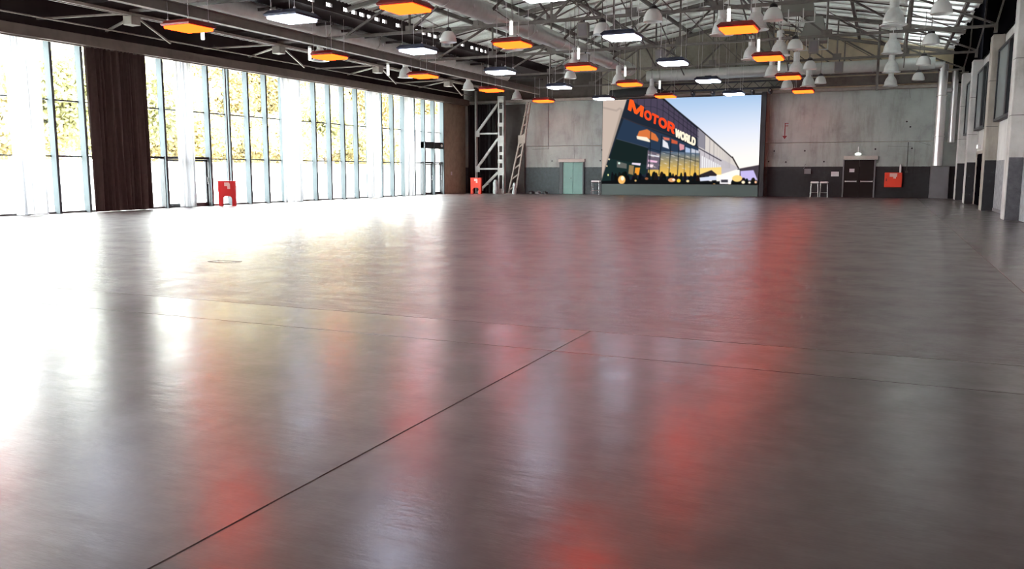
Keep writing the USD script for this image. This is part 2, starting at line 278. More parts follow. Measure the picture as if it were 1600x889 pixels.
def where(k):
    if k < 2: return f'{ORD[1-k]} bay left of the brown drape'
    if k in (2, 3): return ('nearer' if k == 2 else 'farther') + ' bay behind the brown drape'
    return f'{ORD[k-4]} bay beyond the brown drape'
for k in range(-1, 24):
    low = k not in (5, 6, 22, 23)
    win_bay(k+2, Yk(k), Yk(k+1), f'full-height glass bay with slim aluminium mullion, {where(k)}', low)
part(wl, 'end_mullion', cbx(XL-0.07, XL+0.22, Yk(24)-0.05, Yk(24)+0.05, 0, 6.12, 0.006), ALU)
nb = thing('window_26', 'long run of glass bays nearer than the left edge of view', 'window', kind='structure')
y = Yk(-1)
while y - P > Y0:
    y -= P
    part(nb, 'mullion', bx(XL-0.07, XL+0.22, y-0.05, y+0.05, 0, 6.12), ALU)
part(nb, 'pane', bx(XL-0.062, XL-0.05, y, Yk(-1)-0.05, 0.06, 6.1), GLASS)
part(nb, 'glazing_bar', cat([bx(XL-0.045, XL-0.02, y, Yk(-1)-0.05, z-0.025, z+0.025) for z in (2.05, 4.03)]), THINBAR)
part(wl, 'pier', bx(XL-0.3, XL, Y0-0.3, y-0.05, 0, 6.12), ROOF_DARK)
# glazed double doors set into the window wall
def glass_door(n, ya, yb, label, header):
    d = thing(f'door_{n}', label, 'door', (XL, 0, 0), kind='structure'); ym = (ya+yb)/2
    for a, b in ((ya, ym), (ym, yb)):
        part(d, 'pane', bx(-0.062, -0.05, a+0.12, b-0.12, 0.16, 1.94), GLASS)
        lf = part(d, 'door_leaf_frame', cat([cbx(-0.09, 0.0, a+0.055, a+0.125, 0.03, 2.0, 0.005), cbx(-0.09, 0.0, b-0.125, b-0.055, 0.03, 2.0, 0.005), bx(-0.09, 0.0, a+0.12, b-0.12, 0.03, 0.16), bx(-0.09, 0.0, a+0.12, b-0.12, 1.94, 2.0)]), DARKALU)
        part(lf, 'handle', cat([rod((0.06, b-0.09, 0.95), (0.06, b-0.09, 1.25), 0.014), rod((0.0, b-0.09, 0.98), (0.06, b-0.09, 0.98), 0.01), rod((0.0, b-0.09, 1.22), (0.06, b-0.09, 1.22), 0.01)]), CHROME)
    part(d, 'door_frame', cat([cbx(-0.14, 0.13, y_-0.07, y_+0.07, 0, 2.1, 0.006) for y_ in (ya, yb)] + [cbx(-0.14, 0.13, ya-0.07, yb+0.07, 2.02, 2.12, 0.006), bx(-0.1, 0.03, ya, yb, 0, 0.035)]), DARKALU)
    if header:
        part(d, 'door_header', cbx(-0.12, 0.16, ya-0.05, yb+0.05, 2.98, 3.40, 0.01), DARKALU, 'dark closer box over the doors')
        part(d, 'sensor', moved(icosphere(2, 0.09), 0.18, yb-0.25, 3.19), WHITE)
    return d
glass_door(1, Yk(5), Yk(7), 'dark-framed glazed double door between the brown drape and the red hose cabinet', False)
glass_door(2, Yk(22), Yk(24), 'dark-framed glazed double door at the far end of the window wall', True)
part(wl, 'door_transom', bx(XL-0.1, XL+0.05, Yk(4)+0.05, Yk(5)-0.05, 2.03, 2.11), DARKALU)

# ---- right wall with pillars
wr = thing('wall_right', 'pale weathered right wall with black dado between the pillars', 'wall', kind='structure')
part(wr, 'masonry', bx(XR, XR+0.35, Y0, D+0.3, -0.06, 6.72), WALL_RIGHT)
part(wr, 'skirting', cbx(XR-0.03, XR, 30.85, 36.95, 0, 0.12, 0.006), GREY_PANEL)
for i, (y0, m, lab) in enumerate(((50.7, WALL_PLAIN, 'farthest'), (44.9, WALL_PLAIN, 'third nearest'), (37.0, WALL_WORN, 'second nearest stained'), (30.0, WALL_PLAIN, 'nearest'), (22.5, WALL_PLAIN, 'unseen near'))):
    if i == 4: continue
    p = thing('pillar', f'{lab} pale masonry pillar with dark painted foot along the right wall', 'pillar', (0, 0, 0), kind='structure')
    part(p, 'shaft', cbx(XP, XR, y0, y0+0.8, 0, 6.62 if i != 3 else 7.5, 0.02), m, smooth=False)
    part(p, 'dado', cbx(XP+0.03, XR-0.002, y0-0.006, y0+0.002, 0.0, 1.93, 0.002), DADO_GREY if i == 3 else DADO_BLACK, 'dark painted dado')
    part(p, 'joint_line', cat([bx(XP-0.004, XR-0.03, y0-0.004, y0+0.5, z, z+0.015) for z in (3.2, 4.9)]), CONDUIT)
# shuttered windows on the right wall
for i, (ya, yb) in enumerate(((32.2, 36.9), (40.6, 44.8), (47.0, 50.6))):
    w = thing(f'window_{27+i}', f'{["nearest", "middle", "farthest"][i]} grey-glazed window in a projecting dark frame high on the right wall', 'window', kind='structure')
    x0, z0, z1 = 3.60, 3.46, 5.95
    part(w, 'window_frame', cat([bx(x0, XR, ya, yb, z0-0.10, z0), bx(x0, XR, ya, yb, z1, z1+0.08), bx(x0, XR, ya, ya+0.10, z0, z1), bx(x0, XR, yb-0.10, yb, z0, z1), bx(x0-0.02, XR, ya+0.30*(yb-ya)-0.22, ya+0.30*(yb-ya)+0.22, z0, z1)]), SHUTTER_FR)
    part(w, 'pane', bx(x0+0.05, XR-0.02, ya+0.30*(yb-ya)+0.22, yb-0.1, z0, z1), SHUTTER)
    part(w, 'pane', bx(x0+0.10, XR-0.02, ya+0.1, ya+0.30*(yb-ya)-0.22, z0, z1), SHUTTER)
d = thing('door_5', 'narrow black doorway with pale jamb in the right wall beside the stained pillar', 'door', (XR, 0, 0), kind='structure')
part(d, 'door_leaf', cbx(-0.015, 0.0, 42.0, 44.4, 0.0, 2.28, 0.004), BLACK)
part(d, 'door_frame', cat([cbx(-0.05, 0, 44.4, 44.7, 0, 2.4, 0.006), cbx(-0.02, 0, 41.85, 42.0, 0, 2.4, 0.006), cbx(-0.05, 0, 41.85, 44.7, 2.28, 2.42, 0.006)]), LINTEL)
s = thing('exit_lamp', 'small white lit emergency lamp over the doorway in the right wall', 'lamp', (XR, 43.85, 2.62))
part(s, 'body', cbx(-0.10, 0, -0.22, 0.22, -0.10, 0.10, 0.01), WHITE); part(s, 'lens', cbx(-0.115, -0.10, -0.19, 0.19, -0.08, 0.08, 0.003), SIGN_GLOW)

wf = solo('wall_front', bx(XL-0.3, XR+0.6, Y0-0.4, Y0-0.1, 0, 12), WALL_GABLE, 'plain wall at the near end of the hall behind the viewer', 'wall', kind='structure')

# ---- ceiling: roof sheets, clerestory strip, dark low roof, black cloth over the side aisle
ce = thing('ceiling', 'grey sheet roof with dark low bay on the window side', 'ceiling', kind='structure')
yy = Y0 - 0.3; i = 0; SW = 1.25
def corrugated(x0, x1, ya, yb, off):
    ys = np.linspace(ya, yb, 28); wv = 0.022*np.sin((ys-Y0)*2*np.pi/0.25)
    return sheet(np.stack([np.stack([np.full_like(ys, x), ys, zr(x)+off+0.03+wv], 1) for x in (x0, x1)]))
while yy < D + 0.4:
    off = 0.0 if i % 2 else 0.006
    part(ce, 'roof_sheet', corrugated(-20.9, -8.98, yy-0.2, yy+SW+0.2, off), ROOF if yy > 26 else ROOF_OLD)
    part(ce, 'roof_sheet', corrugated(-9.02, 0.45, yy-0.2, yy+SW+0.2, off), ROOF if yy > 26 else ROOF_OLD)
    part(ce, 'rooflight_sheet', corrugated(0.35, 3.0 + 0.05*(i % 3), yy-0.2, yy+SW+0.2, off-0.02), ROOFLIGHT if yy > 27 else ROOF_OLD, 'pale translucent rooflight sheet' if yy > 27 else None)
    yy += SW; i += 1
for x in (-18.6, -16.2, -13.8, -11.4, -9.0, -6.6, -4.2, -1.8, 0.6, 2.6):
    part(ce, 'purlin', bx(x-0.06, x+0.06, Y0, D, zr(x)-0.20, zr(x)-0.02), STEEL)
for k in range(int((D-Y0)/2.5)):
    part(ce, 'seam_rib', cat([bar((-20.5, Y0+2.5*k+1, zr(-20.5)-0.03), (-9, Y0+2.5*k+1, zr(-9)-0.03), 0.05), bar((-9, Y0+2.5*k+1, zr(-9)-0.03), (2.9, Y0+2.5*k+1, zr(2.9)-0.03), 0.05)]), STEEL)
part(ce, 'low_roof', trimesh.convex.convex_hull(np.array([(x, y_, z+t) for x, z in ((XL-0.4, 7.55), (-20.75, 7.9)) for y_ in (Y0-0.3, D+0.4) for t in (0, 0.06)])), ROOF_DARK, 'dark low roof on the window side')
fas = [bx(-20.80, -20.70, Y0-0.3, D+0.4, 7.86, 8.02), bx(-20.80, -20.70, Y0-0.3, D+0.4, 8.19, 8.5), bx(-20.80, -20.70, Y0-0.3, 12, 8.0, 8.2), bx(-20.80, -20.70, 43.2, D+0.4, 8.0, 8.2)]
y = 12.0
while y < 43.2:
    fas.append(bx(-20.80, -20.70, y, y+(0.18 if int(y*10) % 4 else 0.55), 8.0, 8.2)); y += 0.58
part(ce, 'clerestory_fascia', cat(fas), ROOF_DARK, 'dark fascia with a row of small daylight slots')
for k in range(26):
    y_ = 8 + k*1.75
    part(ce, 'batten', bx(-27.2, -20.8, y_-0.03, y_+0.03, 7.40, 7.50), ROOF_DARK)
solo('wall_4', cat([bx(4.45, 4.5, Y0, D+0.4, 6.6, 10.9), bx(2.93, 4.5, Y0, D+0.4, 10.9, 10.95), bx(2.90, 2.93, Y0, D+0.4, 8.29, 10.95), bx(XR, 4.5, Y0, D+0.4, 6.60, 6.72), bx(3.05, 4.5, D+0.46, D+0.5, 6.12, 10.9)]), BLACK, 'black cloth hung over the side aisle above the right wall', 'wall', kind='structure')

# ================================================================== OUTDOORS
solo('ground', bx(-230, XL-0.31, -60, 260, -0.30, -0.05), PAVING, 'pale paved ground outside the windows', 'ground', kind='structure')
gw = thing('garden_wall', 'low white rendered wall outside along the window side', 'wall', kind='structure')
y = -10.0
while y < 100:
    part(gw, 'wall_panel', cbx(-36.2, -36.0, y, y+5.96, -0.05, 1.98, 0.02), GARDEN_WALL)
    part(gw, 'coping', cbx(-36.25, -35.95, y, y+5.96, 1.98, 2.03, 0.008), GARDEN_WALL); y += 6.0
an = thing('annex_building', 'white rendered annex building outside beyond the far glass doors', 'building', kind='structure')
part(an, 'wall', cbx(-35.0, -28.2, 57.0, 70.0, -0.05, 5.6, 0.03), GARDEN_WALL)
part(an, 'roof', cbx(-35.2, -28.0, 56.8, 70.2, 5.6, 5.8, 0.03), LINTEL)
def make_tree(seed, h, r, nleaf, leaf, label, loc):
    g_ = np.random.default_rng(seed)
    t = thing('autumn_tree', label, 'tree', loc, group='autumn trees beyond the white wall')
    br = [cylinder(radius=0.16, segment=[(0, 0, -0.1), (0.1, 0, h*0.45)], sections=9)]
    tips = []
    for k in range(12):
        a, z0 = g_.uniform(0, 6.28), h*g_.uniform(0.25, 0.6); L = r*g_.uniform(0.6, 1.0)
        q = (math.cos(a)*L, math.sin(a)*L, z0 + h*g_.uniform(0.12, 0.35)); br.append(cylinder(radius=0.05, segment=[(0.05, 0, z0), q], sections=6)); tips.append(q)
    br.append(cylinder(radius=0.10, segment=[(0.1, 0, h*0.44), (0, 0.1, h*0.9)], sections=7))
    part(t, 'trunk', cat(br), BARK)
    tips += [(g_.normal(0, r*0.25), g_.normal(0, r*0.25), h*g_.uniform(0.45, 0.95)) for _ in range(16)]
    c = np.array(tips)[g_.integers(0, len(tips), nleaf)] + g_.normal(0, 1, (nleaf, 3))*np.array([r*0.27, r*0.27, h*0.075])
    c[:, 2] = np.maximum(c[:, 2], 0.5 + g_.uniform(0, 1.2, nleaf))
    a, b = g_.normal(0, 1, (nleaf, 3)), g_.normal(0, 1, (nleaf, 3))
    a /= np.linalg.norm(a, axis=1)[:, None]; b = np.cross(a, b); b /= np.linalg.norm(b, axis=1)[:, None]
    s_ = g_.uniform(0.12, 0.22, (nleaf, 1))
    v = np.stack([c - a*s_, c + b*s_*0.6, c + a*s_, c - b*s_*0.6], 1).reshape(-1, 3); i4 = np.arange(nleaf)*4
    part(t, 'crown', trimesh.Trimesh(v, np.vstack([np.c_[i4, i4+1, i4+2], np.c_[i4, i4+2, i4+3]]), process=False), leaf, kind='stuff')
    return t
TL = ['tall yellow tree', 'broad orange-tinted tree', 'greenish yellow tree', 'small bushy yellow tree']
protos = [None]*4
spec = [(11, 14.5, 4.2, 30000, 0), (12, 9.0, 3.8, 22000, 1), (13, 8.5, 3.4, 20000, 2), (14, 5.5, 3.0, 16000, 0)]
spots = []
for row, (x0, dx) in enumerate(((-47, 1.0), (-56, 2.0), (-68, 2.5))):
    y = (0.66, 0.60, 0.56)[row]*abs(x0)
    while y < 2.0*abs(x0):
        spots.append((x0 + rng.uniform(-dx, dx), y + rng.uniform(-1, 1), row)); y += 5.6 + row*1.2
seen = {}
for k, (x, y, row) in enumerate(spots):
    ratio = y/abs(x)
    kind = (3 if rng.random() < 0.6 else 2) if row == 0 else (int(rng.choice([1, 2])) if ratio < 0.98 else int(rng.choice([0, 0, 1])))
    kb = int((27.2*ratio - 19.66)//P)
    wh = f'the {where(kb)}' if -1 <= kb < 24 else ('windows left of the view' if kb < 0 else 'the far glass doors')
    lab = f'{TL[kind]} outside, {["front", "middle", "back"][row]} row, through {wh}'
    if lab in seen: lab = lab.replace('outside,', 'outside beside its twin,')
    seen[lab] = 1
    grp = TL[kind] + 's beyond the white wall'
    if protos[kind] is None:
        protos[kind] = make_tree(spec[kind][0], spec[kind][1], spec[kind][2], spec[kind][3], LEAVES[spec[kind][4]], lab, (x, y, 0)); meta(protos[kind], None, None, grp)
    else: dup(protos[kind], (x, y, 0), lab, rotz=float(rng.uniform(0, 360)))

# ================================================================== ROOF STEEL
def make_truss(y, label):
    t = thing('roof_truss', label, 'truss', (0, y, 0), group='steel roof trusses')
    xs = [3.5 - 3.0125*i for i in range(9)]                        # 3.5 .. -20.6
    part(t, 'bottom_chord', cat([bx(-24.1, 3.5, -0.07, -0.045, TRUSS_Z-0.04, TRUSS_Z+0.06), bx(-24.1, 3.5, 0.045, 0.07, TRUSS_Z-0.04, TRUSS_Z+0.06), bx(-24.1, 3.5, -0.07, 0.07, TRUSS_Z+0.045, TRUSS_Z+0.06)]), STEEL)
    zt = lambda x: min(zr(min(x, 3.0)) - 0.30, 11)
    for a, b in ((-20.5, -9), (-9, 3.0)):
        part(t, 'top_chord', bar((a, 0, zt(a)), (b, 0, zt(b)), 0.15, 0.16), STEEL)
    for i, x in enumerate(xs[1:-1], 1):
        part(t, 'post', cat([bx(x-0.035, x+0.035, -0.03, 0.03, TRUSS_Z+0.06, zt(x)), bx(x-0.2, x+0.2, -0.012, 0.012, TRUSS_Z-0.02, TRUSS_Z+0.26)]), STEEL)
    for i in range(8):
        xa, xb = xs[i], xs[i+1]
        lo, hi = (xa, xb) if xa > -8 else (xb, xa)
        part(t, 'diagonal', angle((lo, 0.03, TRUSS_Z+0.08), (hi, 0.03, zt(hi)-0.05), 0.085), STEEL)
    for i in range(7):
        xm = (xs[i]+xs[i+1])/2
        part(t, 'sub_strut', bar((xs[i+1], -0.02, (TRUSS_Z+zt(xs[i+1]))/2), (xm, -0.02, TRUSS_Z+0.05), 0.035), STEEL)
    part(t, 'end_post', cat([bar((3.5, 0, TRUSS_Z-0.25), (3.5, 0, TRUSS_Z+0.1), 0.12), bar((3.5, 0, TRUSS_Z), (3.75, 0, TRUSS_Z+1.2), 0.07), bar((3.75, 0, TRUSS_Z+1.2), (3.8, 0, 10.8), 0.07)]), STEEL)
    return t
tr0 = make_truss(TRUSS_Y[0], 'grey steel roof truss nearest the viewer, above the frame')
for i, y in enumerate(TRUSS_Y[1:]):
    dup(tr0, (0, y, 0), f'grey steel roof truss spanning the hall, {["nearest in view", "second nearest in view", "third in view", "fourth in view", "hard against the back wall"][i]}')
# longitudinal bracing between the trusses
def make_brace(x, y0, label):
    t = thing('roof_bracing', label, 'bracing', (x, y0, 0), group='longitudinal roof bracing')
    L, zb, zt = 7.6, TRUSS_Z+0.1, zr(x)-0.35
    part(t, 'tie_rod', bx(-0.03, 0.03, 0.1, L-0.1, zb+1.1, zb+1.17), STEEL)
    part(t, 'cross_brace', bar((0, 0.15, zb), (0, L-0.15, zt), 0.05), STEEL_LT)
    part(t, 'cross_brace', bar((0.06, 0.15, zt), (0.06, L-0.15, zb), 0.05), STEEL)
    return t
for x, wh in ((-11.6, 'left'), (-5.54, 'middle'), (0.49, 'right')):
    bl = lambda i: f'x-shaped lengthwise roof bracing, {wh} line, {["nearest", "second", "third", "farthest"][i]} bay'
    b0 = make_brace(x, TRUSS_Y[1], bl(0))
    for i, y in enumerate(TRUSS_Y[2:5]): dup(b0, (x, y, 0), bl(i+1))
solo('roof_girder', ibeam((-20.6, 6, 6.56), (-20.6, 50.5, 6.56), 0.24, 0.36), BEAM, 'long brown steel girder running lengthwise under the round duct nearest the windows', 'girder')
ll = thing('lattice_rail', 'pale twin-bar lattice rail running lengthwise above the window side', 'rail', (-24.1, 0, 6.86))
part(ll, 'rail', bx(-0.14, -0.08, 6, D-0.4, -0.05, 0.05), STEEL_LT); part(ll, 'rail', bx(0.08, 0.14, 6, D-0.4, -0.05, 0.05), STEEL_LT)
for k in range(58):
    y_ = 6.4 + 0.8*k
    part(ll, 'spacer', bx(-0.08, 0.08, y_-0.03, y_+0.03, -0.03, 0.03), STEEL_LT)
for i, y in enumerate(TRUSS_Y[1:5]):
    s = thing('wall_brace', f'pale forked brace from lattice rail to pelmet, {["nearest", "second nearest", "third nearest", "farthest"][i]} along the windows', 'brace', (-24.1, y, 6.86), group='forked braces by the pelmet') if True else None
    part(s, 'strut', bar((-0.14, -0.25, 0.0), (-2.75, -1.5, -0.18), 0.09, 0.06), STEEL_LT)
    part(s, 'strut', bar((-0.14, 0.25, 0.0), (-2.75, 1.3, -0.18), 0.09, 0.06), STEEL_LT)
    part(s, 'junction_box', cbx(-0.2, 0.22, -0.20, 0.20, -0.36, -0.05, 0.02), STEEL_LT)
    part(s, 'knee_strut', bar((0.1, 0.2, -0.1), (0.1, 1.6, -0.75), 0.06), STEEL_LT)
solo('cable_conduit', rod((-26.1, 6, 6.60), (-26.1, 52, 6.60), 0.03), STEEL_LT, 'thin conduit running lengthwise between pelmet and lattice rail', 'conduit')

# ================================================================== DUCTS
def duct(name, x, z, r, y0, y1, label):
    t = thing(name, label, 'duct', (x, 0, z))
    part(t, 'tube', cylinder(radius=r, segment=[(0, y0, 0), (0, y1, 0)], sections=36), GALV, smooth=40)
    y = y0 + 1.5
    while y < y1:
        part(t, 'collar', cylinder(radius=r+0.025, segment=[(0, y-0.03, 0), (0, y+0.03, 0)], sections=36), GALV, smooth=40)
        for s_ in (-1, 1): part(t, 'hanger', bx(s_*(r+0.004)-0.008, s_*(r+0.004)+0.008, y-0.02, y+0.02, 0, 0.9), STEEL)
        y += 3.75
    for k in range(6):
        part(t, 'nozzle', turned(cylinder(0.07, 0.08, sections=14), 90, (0, 1, 0)).apply_translation((r*0.93, y0+4+6*k, -0.1)), WHITE)
    return t
duct('round_duct', -22.0, 7.42, 0.36, 6, 48.5, 'long round galvanised duct nearest the windows')
duct('round_duct', -14.3, 7.52, 0.37, 6, 49.5, 'long round galvanised duct over the middle of the hall')
t = thing('cross_duct', 'grey round duct running across the back wall above the screen', 'duct', (0, 52.0, 7.35))
part(t, 'tube', cylinder(radius=0.33, segment=[(-13.9, 0, 0), (2.1, 0, 0)], sections=36), GALV, smooth=40)
for x in (-12, -9, -6, -3.2, -1.0, 1.2): part(t, 'collar', cylinder(radius=0.355, segment=[(x-0.03, 0, 0), (x+0.03, 0, 0)], sections=36), GALV, smooth=40)
t = thing('down_duct', 'bright white vertical duct pipes in the far right corner', 'duct', (2.55, 52.3, 0))
part(t, 'pipe', cylinder(radius=0.24, segment=[(0, 0, 1.82), (0, 0, 7.1)], sections=30), GALV_LT, smooth=40)
part(t, 'pipe', cylinder(radius=0.17, segment=[(0.62, 0.3, 3.1), (0.62, 0.3, 7.0)], sections=30), GALV_LT, smooth=40)
part(t, 'elbow', cat([cylinder(radius=0.25, segment=[(-0.55, 0, 7.25), (0.05, 0, 7.2)], sections=28), cylinder(radius=0.25, segment=[(0, 0, 7.3), (0, 0, 7.0)], sections=28)]), GALV_LT, smooth=40)
for z in (3.4, 5.6): part(t, 'clip', bx(-0.26, 0.26, -0.26, 0.26, z, z+0.04), GALV)
part(t, 'branch', cylinder(radius=0.10, segment=[(0.1, 0.1, 5.9), (0.75, 0.3, 5.95)], sections=18), GALV_LT, smooth=40)
t = thing('stub_duct', 'end of a round grey duct over the nearest right pillar', 'duct', (3.62, 0, 7.75))
part(t, 'tube', cylinder(radius=0.40, segment=[(0, 30.82, 0), (0, 32.5, 0)], sections=32), GALV, smooth=40)
part(t, 'rim', cylinder(radius=0.43, segment=[(0, 32.4, 0), (0, 32.5, 0)], sections=32), GALV, smooth=40)

# ================================================================== LAMPS
def make_lamp(x, y, red, label, group, wire):
    t = thing('panel_lamp', label, 'lamp', (x, y, LAMP_Z), group=group)
    a = 0.56; H = RED_HOUSE if red else NAVY_HOUSE
    pts = [(sx*a, sy*a, 0.0) for sx in (-1, 1) for sy in (-1, 1)] + [(sx*(a+0.03), sy*(a+0.03), 0.05) for sx in (-1, 1) for sy in (-1, 1)] + [(sx*(a-0.08), sy*(a-0.08), 0.16) for sx in (-1, 1) for sy in (-1, 1)]
    hs = part(t, 'housing', trimesh.convex.convex_hull(np.array(pts)), H)
    part(t, 'diffuser', cbx(-a+0.035, a-0.035, -a+0.035, a-0.035, -0.085, 0.004, 0.03), RED_GLOW if red else WHITE_GLOW)
    for sx in (-1, 1):
        for sy in (-1, 1):
            w = part(t, 'suspension_wire', cat([rod((sx*0.42, sy*0.42, 0.16), (sx*0.42, sy*0.42, wire), 0.007, 6), cbx(sx*0.42-0.03, sx*0.42+0.03, sy*0.42-0.03, sy*0.42+0.03, 0.15, 0.21, 0.008)]), WHITE)
    part(hs, 'driver_box', cbx(-0.16, 0.16, -0.10, 0.10, 0.155, 0.23, 0.01), BLACKM)
    return t
ROWN = ['row nearest the windows', 'second row from the windows', 'middle row', 'fourth row from the windows', 'row nearest the pillars']
NEAR = ['behind the view', 'overhead', 'nearest', 'second', 'third', 'fourth', 'farthest']
for r_, (x, red) in enumerate(((-20.15, True), (-16.15, False), (-12.3, True), (-8.3, False), (-4.5, True))):
    first = None
    for k, y in enumerate(LAMP_Y):
        lab = f'{"orange-red" if red else "cool white"} square pendant panel lamp, {NEAR[k]} of the {ROWN[r_]}'
        gname = ('orange-red' if red else 'white') + ' pendant panels in the ' + ROWN[r_]
        wire = (6.9 if x < -19 else zr(x)-0.1) - LAMP_Z + (0.5 if x < -19 else 0)
        if first is None: first = make_lamp(x, y, red, lab, gname, wire)
        else: dup(first, (x, y, LAMP_Z), lab)
# old industrial bell reflectors
def make_bell(x, y, z, s, label, group, top):
    t = thing('bell_lamp', label, 'lamp', (x, y, z), group=group)
    part(t, 'reflector', lathe([(0.43*s, 0.0), (0.44*s, 0.03*s), (0.36*s, 0.06*s), (0.335*s, 0.24*s), (0.27*s, 0.42*s), (0.17*s, 0.55*s), (0.15*s, 0.58*s), (0.13*s, 0.58*s), (0.25*s, 0.40*s), (0.31*s, 0.22*s), (0.34*s, 0.05*s), (0.43*s, 0.0)]), BELL, smooth=35)
    gh = part(t, 'gear_housing', lathe([(0.0, 0.56*s), (0.15*s, 0.56*s), (0.15*s, 0.98*s), (0.11*s, 1.04*s), (0.0, 1.04*s)], 20), BELL, smooth=35)
    part(t, 'bulb', moved(icosphere(2, 0.10*s), 0, 0, 0.40*s), CAP, smooth=True)
    part(gh, 'hanging_rod', rod((0, 0, 1.03*s), (0, 0, top-z), 0.015, 8), STEEL)
    return t
BR = [(-22.5, 'over the window side', 6.2, 0.9), (-13.45, 'beside the middle red row', 6.15, 0.95), (-5.5, 'left of the last red row', 6.2, 0.95), (-4.35, 'right behind the last red row', 6.3, 1.0), (-0.05, 'right of the last red row', 6.15, 0.95)]
BW = ['nearest', 'second nearest', 'third', 'farthest']
for x, wh, z, s in BR:
    first = None; top = 7.35 if x < -21 else zr(x)+0.03
    if x < -21: top = 7.80
    for k in range(4):
        y = 30.35 + 7.02*k
        lab = f'silvery industrial bell lamp, {BW[k]} of the line {wh}'
        if first is None: first = make_bell(x, y, z, s, lab, 'bell lamps ' + wh, top)
        else: dup(first, (x, y, z), lab)
def make_dome(x, y, z, label, group, top):
    t = thing('dome_lamp', label, 'lamp', (x, y, z), group=group)
    part(t, 'shade', lathe([(0.31, 0.0), (0.30, 0.10), (0.26, 0.24), (0.20, 0.34), (0.12, 0.40), (0.0, 0.42), ], 24), CAP, smooth=35)
    part(t, 'cap', lathe([(0.0, 0.40), (0.13, 0.39), (0.12, 0.48), (0.05, 0.54), (0.0, 0.54)], 16), BLACKM, smooth=35)
    part(t, 'hanging_rod', rod((0, 0, 0.52), (0, 0, top-z), 0.014, 8), STEEL)
    return t
for x, y0, wh, z, dy, n in ((-3.55, 28.4, 'right of the last red row', 6.25, 7.0, 4), (1.25, 29.0, 'near the right pillars', 6.2, 6.7, 4), (-9.25, 28.5, 'beside the nearest lamp of the fourth row', 6.2, 7.2, 1), (-7.1, 27.1, 'right of the nearest lamp of the fourth row', 6.25, 7.2, 1), (-14.95, 27.9, 'left of the nearest lamp of the middle row', 6.2, 7.2, 1), (-15.0, 41.1, 'left of the third lamp of the middle row', 6.2, 7.2, 1)):
    first = None
    for k in range(n):
        lab = f'pale domed lamp shade hanging {wh}' if n == 1 else f'pale domed lamp shade, {BW[k]} of four {wh}'
        if first is None: first = make_dome(x, y0, z, lab, 'domed lamps ' + wh if n > 1 else None, zr(x)+0.03)
        else: dup(first, (x, y0+dy*k, z), lab)
def make_tube(x, y, z, label, group, top):
    t = thing('tube_lamp', label, 'lamp', (x, y, z), group=group)
    part(t, 'tube', cbx(-0.055, 0.055, -0.055, 0.055, -0.24, 0.24, 0.02), TUBE_GLOW)
    part(t, 'end_cap', bx(-0.045, 0.045, -0.045, 0.045, 0.235, 0.30), GALV)
    part(t, 'hanging_rod', rod((0, 0, 0.29), (0, 0, top-z), 0.012, 6), STEEL)
    return t
for x, wh, z, y0, n, dy in ((-20.65, 'near the windows', 6.0, 21.6, 3, 5.6), (-12.2, 'above the middle red row', 6.45, 27.4, 4, 7.0), (-4.9, 'above the last red row', 6.45, 28.2, 3, 6.9)):
    first = None; top = 6.40 if x < -20 else zr(x)+0.03
    for k in range(n):
        lab = f'short bright white upright tube lamp, {BW[k]} of those {wh}'
        if first is None: first = make_tube(x, y0, z, lab, 'upright tube lamps ' + wh, top)
        else: dup(first, (x, y0+dy*k, z), lab)
# grey boxes (loudspeakers) under the trusses
sp0 = None
for i, (x, y, wh) in enumerate(((-15.9, 29.6, 'under the second nearest truss left of the middle red row'), (-10.3, 29.6, 'under the second nearest truss right of the middle red row'), (-12.9, 37.3, 'under the third truss by the middle red row'), (-9.4, 37.3, 'under the third truss left of the white row'), (-3.0, 37.3, 'under the third truss right of the last red row'), (-2.4, 44.9, 'under the fourth truss near the right side'))):
    lab = 'grey-green hanging loudspeaker box ' + wh
    if sp0 is None:
        sp0 = thing('loudspeaker', lab, 'loudspeaker', (x, y+0.02, 6.58), group='grey loudspeaker boxes under the trusses')
        part(sp0, 'cabinet', trimesh.convex.convex_hull(np.array([(-0.2, -0.15, -0.26), (0.2, -0.15, -0.26), (-0.16, 0.15, -0.26), (0.16, 0.15, -0.26), (-0.2, -0.22, 0.24), (0.2, -0.22, 0.24), (-0.16, 0.15, 0.24), (0.16, 0.15, 0.24)])), SPEAKER)
        part(sp0, 'grille', turned(cbx(-0.16, 0.16, -0.22, 0.20, -0.006, 0.006, 0.004), 98, (1, 0, 0)).apply_translation((0, -0.19, 0)), GREY_PANEL)
        part(sp0, 'bracket', cat([bx(-0.02, 0.02, -0.02, 0.02, 0.24, 0.36), bx(-0.12, 0.12, -0.03, 0.03, 0.23, 0.26)]), BLACKM)
    else: dup(sp0, (x, y+0.02, 6.58), lab)
